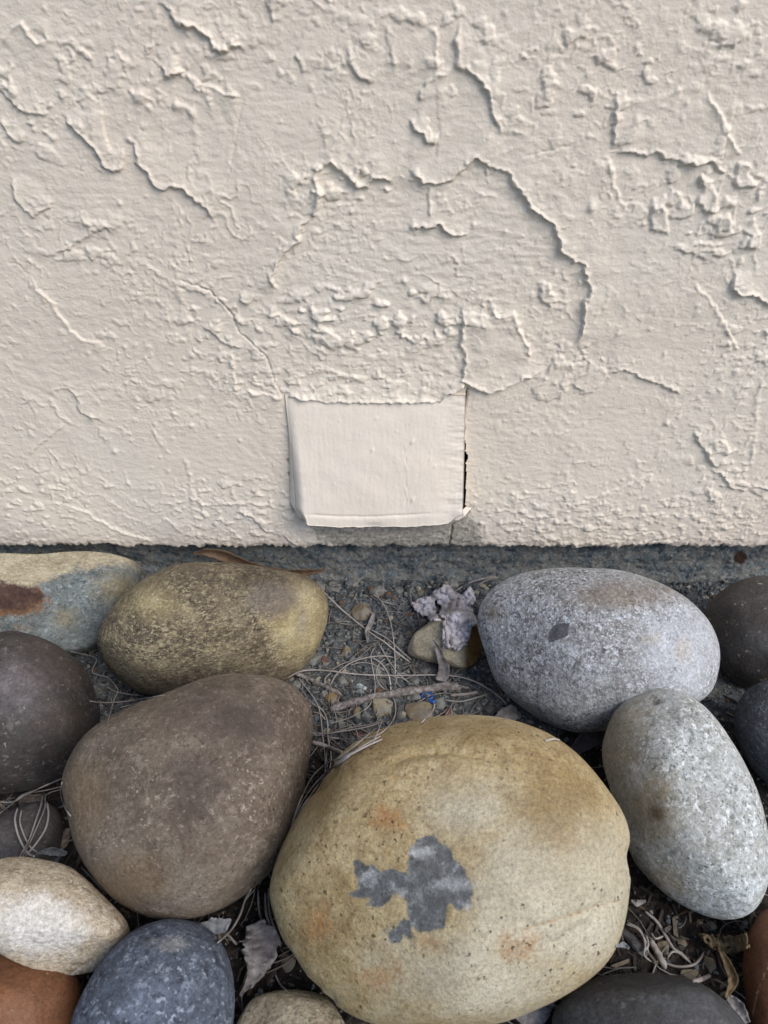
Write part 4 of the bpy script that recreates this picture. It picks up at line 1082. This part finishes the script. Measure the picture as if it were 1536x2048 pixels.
# ---- pine needles
NEED = simple_mat('dry_pine_needle', [(0.3, S(128,122,118)), (0.5, S(156,150,146)), (0.7, S(180,176,174))], 60, None, 0.55, 0.4, 0.3)
def needle(pts, label, r=0.00055, off=0.0012, group=None, smooth=5, bump=0.002, soil=False, name='pine_needle', mat=None, cat='needle', sides=5, wob=0.0):
    P = drape(pts, off+r, smooth, soil, 6, bump)
    if name == 'pine_needle': r = r*random.uniform(0.7, 1.25)
    V, F = tube(P, r, sides, wob=wob, seed=int(abs(pts[0][0])) % 97)
    return tag(centre_obj(name, V, F, mat or NEED, base=True), label, cat, group)
TANG = ('thin dry grey pine needle in the tangle between the brown and yellow stones', 'needles in the tangle above the yellow boulder')
for pts, lab in [
 ([(575,1356),(600,1343),(630,1340),(660,1342),(720,1349),(800,1351),(870,1350),(920,1354),(960,1368),(1000,1395),(1016,1414)], 'longest pale needle stretched across the open soil to the granite stone'),
 ([(660,1371),(672,1350),(690,1333),(712,1321),(740,1314),(770,1312),(795,1317)], 'bright arched needle over the flat grey pebble'),
 ([(646,1183),(690,1225),(740,1265),(770,1285),(800,1310),(826,1328)], 'straight grey needle running diagonally from the tan stone to the paper strip'),
 ([(742,1186),(765,1205),(780,1240),(787,1280),(790,1320),(790,1375)], 'upright needle bowing down from the footing to the twig'),
 ([(870,1407),(864,1424),(842,1446)], 'short pale curved needle hanging from the blue plastic bit'),
 ([(905,1186),(940,1165),(980,1155),(1030,1149)], 'faint needle lying along the footing behind the granite stone'),
 ([(945,1176),(975,1160),(1008,1152)], 'short needle between the paper scrap and granite stone'),
 ([(888,1400),(920,1403),(950,1396),(976,1388)], 'curved needle right of the blue plastic bit'),
 ([(140,1303),(165,1308),(185,1313),(193,1320),(185,1340),(190,1348),(215,1355),(230,1370),(236,1382),(228,1400),(222,1420),(216,1442)], 'winding stem between the dark left stone and the tan oval stone'),
 ([(213,1373),(230,1383),(255,1388),(284,1391)], 'short needle tucked under the bottom of the tan oval stone'),
 ([(180,1402),(200,1405),(240,1404),(290,1397),(330,1390)], 'pale needle poking out left from the brown stone top'),
 ([(240,1415),(262,1410),(288,1402)], 'short bright needle just above the brown stone'),
 ([(-6,1631),(25,1607),(45,1590),(75,1578),(100,1567),(127,1556)], 'long needle under the dark left stone reaching the brown stone'),
 ([(-8,1603),(25,1604),(50,1590),(82,1575)], 'pale needle entering from the left edge below the dark stone'),
 ([(124,1563),(122,1590),(130,1615),(142,1633)], 'curved needle hugging the left rim of the brown stone'),
 ([(550,1948),(560,1968),(574,1982)], 'short curved needle above the rough tan stone'),
 ([(1302,1866),(1311,1877),(1327,1872)], 'tiny hooked needle right of the dark bark slab'),
 ([(1330,1926),(1355,1933),(1385,1930),(1400,1918),(1408,1903)], 'curled needle lying in the litter at lower right'),
 ([(1335,1915),(1344,1904),(1356,1904)], 'small looped needle above the charcoal stone'),
 ([(1090,1482),(1105,1478),(1120,1480)], 'thin straw between the granite and yellow stones'),
]: needle(pts, lab)
for pts, lab in zip([
 [(743,1315),(760,1325),(775,1345),(781,1370),(781,1396)], [(770,1317),(757,1330),(752,1350),(760,1370),(776,1383)], [(740,1258),(775,1278),(800,1300),(828,1325)],
 [(758,1288),(780,1325),(805,1355),(828,1371)], [(750,1295),(742,1310),(745,1335),(750,1365),(748,1390),(735,1415),(700,1435),(660,1447),(628,1452)],
 [(785,1392),(791,1410),(790,1430),(778,1452),(755,1470),(720,1478),(680,1477),(640,1470)], [(625,1466),(660,1467),(700,1456),(740,1449),(772,1443)], [(632,1472),(670,1465),(720,1457),(757,1448)],
 [(595,1353),(612,1375),(630,1400),(640,1425),(645,1470),(650,1510),(650,1545),(645,1562)], [(632,1408),(648,1425),(655,1445),(656,1475),(662,1510),(660,1535),(652,1556)],
 [(755,1455),(730,1475),(700,1500),(675,1518)], [(765,1440),(755,1465),(746,1486)], [(625,1424),(640,1428),(652,1441)], [(660,1480),(653,1505),(655,1540)],
 [(700,1330),(730,1325),(760,1335),(780,1352)], [(655,1345),(680,1330),(700,1322),(730,1312)], [(652,1375),(650,1358),(662,1345)],
],
  ['needle curving down right from the bright arched needle to the twig', 'needle looping left below the tip of the bright arched needle', 'thin needle parallel to the straight diagonal needle', 'stiff needle slanting down right to the thick twig', 'long needle sweeping down across the twig to the brown stone', 'needle hooking round the large cream pebble and back to the brown stone', 'pale upper needle of the flat pair below the cream chip', 'lower needle of the flat pair below the cream chip', 'long needle dropping along the right side of the brown stone', 'second needle dropping beside the brown stone into the dark gap', 'short needle slanting above the yellow boulder rim bundle', 'short upright needle below the large cream pebble', 'tiny needle touching the right shoulder of the brown stone', 'dark short needle in the gap between brown and yellow stones', 'faint needle under the bright arched needle', 'faint needle tracing above the bright arched needle', 'small hooked needle left of the flat grey pebble']): needle(pts, lab, 0.00045, group=TANG[1])
RIM = ('pine needle bundled along the upper left rim of the yellow boulder', 'needles along the rim of the yellow boulder')
for pts, lab in zip([[(762,1472),(735,1487),(700,1508),(660,1524),(630,1547),(610,1580),(595,1615),(582,1652)], [(765,1478),(730,1494),(690,1516),(660,1538),(630,1568),(605,1603),(590,1633),(582,1656)], [(700,1512),(665,1538),(635,1572),(612,1604),(588,1640)]], ['outermost needle of the bundle along the upper left rim of the yellow boulder', 'middle needle of the bundle along the upper left rim of the yellow boulder', 'innermost short needle along the upper left rim of the yellow boulder']):
    needle(pts, lab, 0.0005, group=RIM[1], off=0.0014, smooth=3)
BUN = ('pine needle in the bundle hanging over the dark slate stone', 'needles over the dark slate stone')
for pts, lab in zip([[(85,1588),(82,1610),(72,1640),(58,1680),(38,1716)], [(90,1590),(90,1615),(78,1645),(60,1685),(44,1716)], [(94,1603),(97,1630),(90,1660),(70,1690),(50,1713)], [(35,1616),(30,1640),(38,1675),(55,1705),(68,1713)], [(43,1620),(40,1645),(50,1675),(62,1695),(76,1706)]],
  ['leftmost straight needle of the bundle over the dark slate stone', 'second straight needle of the bundle over the dark slate stone', 'needle bowing right in the bundle over the dark slate stone', 'needle bowing left in the bundle over the dark slate stone', 'inner left curved needle in the bundle over the dark slate stone']):
    needle(pts, lab, 0.00055, group=BUN[1], off=0.003)
GAP = ('grey pine needle in the dark gap between the brown, slate and yellow stones', 'needles in the gap left of the yellow boulder')
for pts, lab in zip([[(516,1780),(518,1820),(528,1850),(545,1875),(562,1892)], [(537,1776),(538,1820),(548,1855),(563,1889)], [(530,1785),(532,1825),(540,1850)], [(502,1778),(490,1800),(480,1830),(462,1860),(435,1886)], [(510,1778),(490,1802),(478,1835),(455,1869)], [(442,1862),(458,1872),(474,1890)]],
  ['bowed needle left of the pair hugging the lower left of the yellow boulder', 'needle pressed along the lower left rim of the yellow boulder', 'short needle between the two bowed needles left of the yellow boulder', 'long needle leaning from the brown stone down to the slate blue stone', 'parallel partner of the needle leaning from brown stone to slate blue stone', 'thin dark needle crossing the leaning pair above the slate blue stone']):
    needle(pts, lab, 0.0006, group=GAP[1], off=0.003)
BR = ('bent pine needle beside the dark bark slab right of the yellow boulder', 'needles by the bark slab')
for pts, lab in zip([[(1252,1848),(1275,1858),(1290,1880),(1297,1906)], [(1255,1845),(1280,1860),(1290,1890),(1288,1910),(1303,1924)], [(1292,1870),(1296,1890),(1286,1905)]],
  ['upper bent needle beside the dark bark slab', 'lower looping needle beside the dark bark slab', 'short inner needle beside the dark bark slab']):
    needle(pts, lab, 0.0006, group=BR[1], off=0.003)
# bits of needle too short and buried to pick out
r = np.random.default_rng(12); parts = []; m = 0
for k in range(640):
    px = r.uniform(-20, 1540); py = r.uniform(1170, 2060)
    if k % 2 == 0: px = r.uniform(580, 1000); py = r.uniform(1180, 1500)
    
    p = on_z(px, py, 0)
    if p[1] > -0.01: continue
    L = r.uniform(0.006, 0.030); a = r.uniform(0, 6.283); cv = r.normal(0, 0.35)
    s = np.linspace(-.5, .5, 6)
    Q = np.stack([p[0]+L*(s*math.cos(a)-cv*s*s*math.sin(a)), p[1]+L*(s*math.sin(a)+cv*s*s*math.cos(a)), np.zeros(6)], -1)
    Q[:, 2] = soil_z(Q[:, 0], Q[:, 1])+0.0012+0.0015*r.random()
    V, F = tube(Q, r.uniform(0.00025, 0.00045), 4)
    parts.append((V, [[i+m for i in f] for f in F])); m += len(V)
o = link('needle_litter', poly_mesh('needle_litter', np.vstack([p[0] for p in parts]), sum([p[1] for p in parts], [])), simple_mat('needle_bits', [(0.3, S(92,88,84)), (0.5, S(122,117,112)), (0.62, S(158,153,148))], 45, None, 0.7))
tag(o, 'short broken bits of dry needle strewn over the soil', None, None, 'stuff')

# ---- twigs
TW = simple_mat('weathered_twig', [(0.3, S(84,78,76)), (0.5, S(122,116,114)), (0.68, S(168,164,162))], 300, (0.0012, 420), 0.85, 0, 0.15)
TWP = simple_mat('pale_stick', [(0.3, S(124,116,112)), (0.5, S(150,143,138)), (0.7, S(170,164,158))], 120, (0.0004, 420), 0.7)
for pts, lab, rr, mt in [
 ([(660,1420),(690,1410),(720,1401),(760,1392),(800,1385),(850,1378),(900,1373),(938,1376)], 'thick grey weathered twig lying across the soil above the yellow boulder', 0.0027, TW),
 ([(592,1348),(615,1356),(640,1368),(664,1380),(684,1390)], 'thin dark twig ending at the flat grey pebble', 0.0016, TW),
 ([(1290,1823),(1312,1842),(1330,1870),(1347,1897),(1365,1910),(1386,1931)], 'thin jointed twig below the pale oval stone', 0.0008, TWP),
 ([(1300,1880),(1315,1905),(1332,1938)], 'pale lilac grey stick resting against the charcoal stone', 0.0017, TWP),
 ([(1386,1963),(1404,1958),(1422,1951)], 'short pale stick above the charcoal stone', 0.0010, TWP),
 ([(624,1484),(650,1492),(688,1508)], 'pale flattened stick left of the yellow boulder rim', 0.0014, TWP),
 ([(900,1391),(930,1388),(957,1384)], 'short pale stick below the right end of the thick twig', 0.0011, TWP)]:
    needle(pts, lab, rr, 0.0006, None, 4, 0.0, False, 'twig', mt, 'twig', 9, 0.35)

# ---- leaves
def leaf(pts, widths, label, mat, off=0.002, cup=0.25, crumple=0.0008, name='dry_leaf', cat='leaf', plane_y=None, smooth=6, seed=0, nacross=7, thick=0.00035, hole=0.0, parent=None, soil=False, n=8):
    Q = crom(pts, n); W = np.interp(np.linspace(0, 1, len(Q)), np.linspace(0, 1, len(widths)), widths)
    T = np.gradient(Q, axis=0); T /= np.linalg.norm(T, axis=1)[:, None]
    Nn = np.stack([-T[:, 1], T[:, 0]], -1)
    if plane_y is None:
        t = np.array([min(hit(x, y, soil), hit(x+5, y+5, soil)) for x, y in Q])
        pad = np.concatenate([[t[0]]*smooth, t, [t[-1]]*smooth])
        t = np.minimum(t, np.array([pad[i:i+2*smooth+1].mean() for i in range(len(t))]))
    V = []
    for j in range(nacross):
        s = -0.5 + j/(nacross-1)
        edge = 1+0.25*pn2(np.arange(len(Q))*0.45, np.full(len(Q), j*0.0+seed+(s > 0)), 610)
        E = Q + Nn*(W*s*edge)[:, None]
        R = ray(E[:, 0], E[:, 1]); L = np.linalg.norm(R, axis=1)
        if plane_y is not None: tt = (plane_y-CAM[1])/R[:, 1]
        else: tt = t - off/L
        k = tt/FPX
        P = CAM + R*tt[:, None]
        d = -R/L[:, None]
        P = P + d*(W*k*cup*(4*s*s-0.3) + crumple*fb2(E[:, 0]*0.09, E[:, 1]*0.09, 620+seed, 3, 0.6)*4*(0.4+abs(s)))[:, None]
        V.append(P)
    V = np.stack(V, 1).reshape(-1, 3)
    F = grid_faces(nacross, len(Q))
    if hole:
        cen = V[F].mean(1); keep = fb3(cen, 330, 640+seed, 2) < hole
        F = F[keep]
    me = poly_mesh(name, V, [list(map(int, f)) for f in F])
    c = V.mean(0); me.transform(Matrix.Translation(-Vector(c)))
    bm = bmesh.new(); bm.from_mesh(me)
    loose = [v for v in bm.verts if not v.link_faces]; bmesh.ops.delete(bm, geom=loose, context='VERTS')
    bmesh.ops.solidify(bm, geom=bm.faces, thickness=thick); bm.to_mesh(me); bm.free()
    me.polygons.foreach_set('use_smooth', np.full(len(me.polygons), True, bool))
    o = link(name, me, mat, None, loc=c)
    if parent is not None:
        o.parent = parent; o.location = Vector(c) - parent.location
        return o
    return tag(o, label, cat)
def leaf_mat(name, stops, scale=90): return simple_mat(name, stops, scale, (0.0006, 300), 0.75, 0, 0.25)
LB = leaf_mat('brown_leaf', [(0.3, S(76,60,48)), (0.5, S(98,79,63)), (0.7, S(118,98,80))])
LG = leaf_mat('grey_leaf', [(0.3, S(92,88,88)), (0.5, S(126,122,122)), (0.7, S(160,158,160))], 140)
LW = leaf_mat('whitish_leaf', [(0.3, S(104,108,114)), (0.5, S(136,140,147)), (0.7, S(164,167,172))], 200)
LD = leaf_mat('dark_leaf', [(0.3, S(66,58,58)), (0.5, S(84,75,74)), (0.7, S(104,94,92))])
LT = leaf_mat('tan_leaf', [(0.3, S(86,72,52)), (0.5, S(112,96,72)), (0.7, S(134,118,92))], 160)
leaf([(386,1108),(412,1105),(446,1112),(478,1125),(520,1139),(570,1147),(610,1146),(654,1140)], [2,14,22,20,18,16,14,2], 'long curled brown leaf lying between the footing and the tan oval stone', LB, plane_y=-0.012, cup=0.35, seed=1, crumple=0.0004)
leaf([(508,1846),(520,1876),(518,1915),(506,1955),(480,1992)], [34,74,62,26,2], 'crumpled grey leaf in the gap left of the yellow boulder', LG, 0.010, 0.15, 0.0022, seed=2)
leaf([(388,1856),(425,1852),(444,1850),(462,1838)], [8,30,32,3], 'whitish veined leaf behind the top of the slate blue stone', LW, 0.012, 0.2, 0.001, seed=3, smooth=3, soil=True)
leaf([(68,1712),(84,1705),(104,1703),(122,1706),(134,1706)], [3,6,16,15,3], 'small white papery flake above the cream broken stone', LW, 0.004, 0.4, 0.0008, seed=4, smooth=3)
leaf(soil=True, pts=[(1146,1512),(1158,1494),(1184,1474),(1216,1462),(1246,1464)], widths=[10,26,40,44,40], label='dark curved leaf standing between granite, yellow and pale stones', mat=LD, off=0.018, cup=0.35, crumple=0.0006, seed=5)
leaf([(1398,1868),(1430,1884),(1462,1890),(1496,1882)], [4,30,38,28], 'tan leaf with holes beside the reddish brown stone', LT, 0.010, 0.1, 0.0018, seed=6, hole=0.34, n=14, nacross=13)
leaf([(1440,1900),(1456,1930),(1466,1962),(1452,1996)], [4,15,19,5], 'folded pale tan leaf standing right of the charcoal stone', LT, 0.012, 0.5, 0.0008, seed=7)
leaf([(1046,2052),(1066,2034),(1090,2012),(1108,1996)], [44,52,40,8], 'grey lilac leaf between the yellow boulder and the charcoal stone', LG, 0.006, 0.15, 0.0012, seed=8, soil=True)
leaf([(996,1448),(1010,1436),(1020,1426),(1028,1412)], [22,38,36,12], 'pale grey leaf scrap at the foot of the granite stone', LG, 0.004, 0.2, 0.0010, seed=9, smooth=3, soil=True)
leaf([(1455,1990),(1475,2015),(1492,2048)], [8,28,18], 'grey curled leaf between charcoal stone and reddish brown stone', LG, 0.008, 0.4, 0.0008, seed=10, soil=True)
leaf([(1262,1800),(1275,1806),(1292,1802)], [3,14,3], 'small pale chip of leaf beside the yellow boulder right rim', LG, 0.003, 0.3, 0.0006, seed=11)
leaf([(1232,1893),(1246,1890),(1258,1897)], [3,12,3], 'tiny pale leaf flake under the yellow boulder right side', LW, 0.003, 0.3, 0.0005, seed=12)
leaf([(748,1225),(742,1245),(734,1262),(736,1284)][::-1], [3,8,10,5], 'thin grey leaf sliver standing left of the cream and golden stone', LG, 0.004, 0.3, 0.0004, seed=13)

# ---- crumpled paper scrap
def paper():
    out = [(822,1204),(838,1196),(858,1192),(868,1180),(880,1176),(888,1168),(900,1172),(912,1186),(928,1188),(938,1172),(946,1178),(952,1196),(944,1212),(952,1236),(957,1250),(946,1254),(942,1270),(934,1288),(922,1296),(914,1304),(902,1296),(888,1300),(882,1276),(886,1250),(880,1243),(862,1242),(842,1230),(828,1222)]
    n = 90
    gx_ = np.linspace(812, 966, n); gy_ = np.linspace(1160, 1312, n)
    A, B = np.meshgrid(gx_, gy_)
    wa = A + 5*fb2(A/11, B/11, 700, 3, 0.6); wb_ = B + 5*fb2(A/11, B/11, 710, 3, 0.6)
    sd = poly_sd(wa, wb_, out)
    hole = np.maximum(3.0-poly_dist(wa, wb_, [(873,1206),(878,1216),(874,1226)])[0], 2.5-poly_dist(wa, wb_, [(878,1236),(886,1239)])[0])
    keepv = (sd > 0) & (hole < 0)
    t = np.array([hit(x, y) for x, y in zip(A.ravel()[::1], B.ravel()[::1])]).reshape(A.shape)
    ts = t.copy()
    for _ in range(14):                                    # the sheet hangs stiffly over what lies under it
        p = np.pad(ts, 1, mode='edge')
        ts = np.minimum(t, (p[:-2, 1:-1]+p[2:, 1:-1]+p[1:-1, :-2]+p[1:-1, 2:]+2*ts)/6)
    R = ray(A, B); L = np.linalg.norm(R, axis=-1)
    cr = np.abs(fb2(A/30, B/30, 720, 3, 0.6))*0.012 + np.abs(pn2(A/11, B/11, 730))*0.0030 + 0.0010*fb2(A/3.2, B/3.2, 735, 2)
    tt = ts - (0.003 + cr)/L
    P = CAM + R*tt[..., None]
    idx = np.arange(n*n).reshape(n, n)
    F = grid_faces(n, n); F = F[keepv.ravel()[F].all(1)]
    me = poly_mesh('paper_scrap', P.reshape(-1, 3), [list(map(int, f)) for f in F])
    c = P[keepv].mean(0); me.transform(Matrix.Translation(-Vector(c)))
    bm = bmesh.new(); bm.from_mesh(me)
    bmesh.ops.delete(bm, geom=[v for v in bm.verts if not v.link_faces], context='VERTS')
    bmesh.ops.solidify(bm, geom=bm.faces, thickness=0.0007); bm.to_mesh(me); bm.free()
    me.polygons.foreach_set('use_smooth', np.full(len(me.polygons), True, bool))
    m = Mat('fibrous_paper', 0.9, 0.1)
    col = m.ramp(m.noise(75, 5, 0.6), [(0.32, S(146,136,132)), (0.45, S(184,179,182)), (0.62, S(204,202,211)), (0.75, S(214,213,222))])
    m.bump(m.noise(900, 5, 0.7), 0.0008, 1.0); m.bump(m.noise(260, 4, 0.6), 0.0012, 0.8)
    mt = m.done(col)
    o = tag(link('paper_scrap', me, mt, loc=c), 'crumpled whitish fibrous paper scrap draped over the cream and golden stone', 'paper')
    bpy.context.view_layer.update()
    leaf([(866,1280),(876,1300),(884,1322),(888,1340),(882,1362)], [3,12,16,22,20], None, LG, 0.004, 0.35, 0.0008, 'torn_strip', parent=o, seed=14, smooth=4)
paper()

# ---- blue plastic bit
def blue():
    P = drape([(846,1398),(844,1390),(852,1386),(862,1388),(864,1395),(856,1398),(852,1394),(858,1400),(866,1404),(870,1400)], 0.002, 6, False, 6, 0.0)
    V, F = tube(P, 0.0010, 8, (0.8, 0.7), 0.4, 3)
    m = Mat('blue_plastic', 0.4, 0.5)
    mt = m.done(m.ramp(m.noise(300, 3), [(0.35, S(8,50,112)), (0.6, S(18,78,156)), (0.75, S(44,108,184))]))
    tag(centre_obj('plastic_bit', V, F, mt, base=True), 'bright blue twisted plastic bit on the brownish angular pebble', 'plastic bit')
blue()
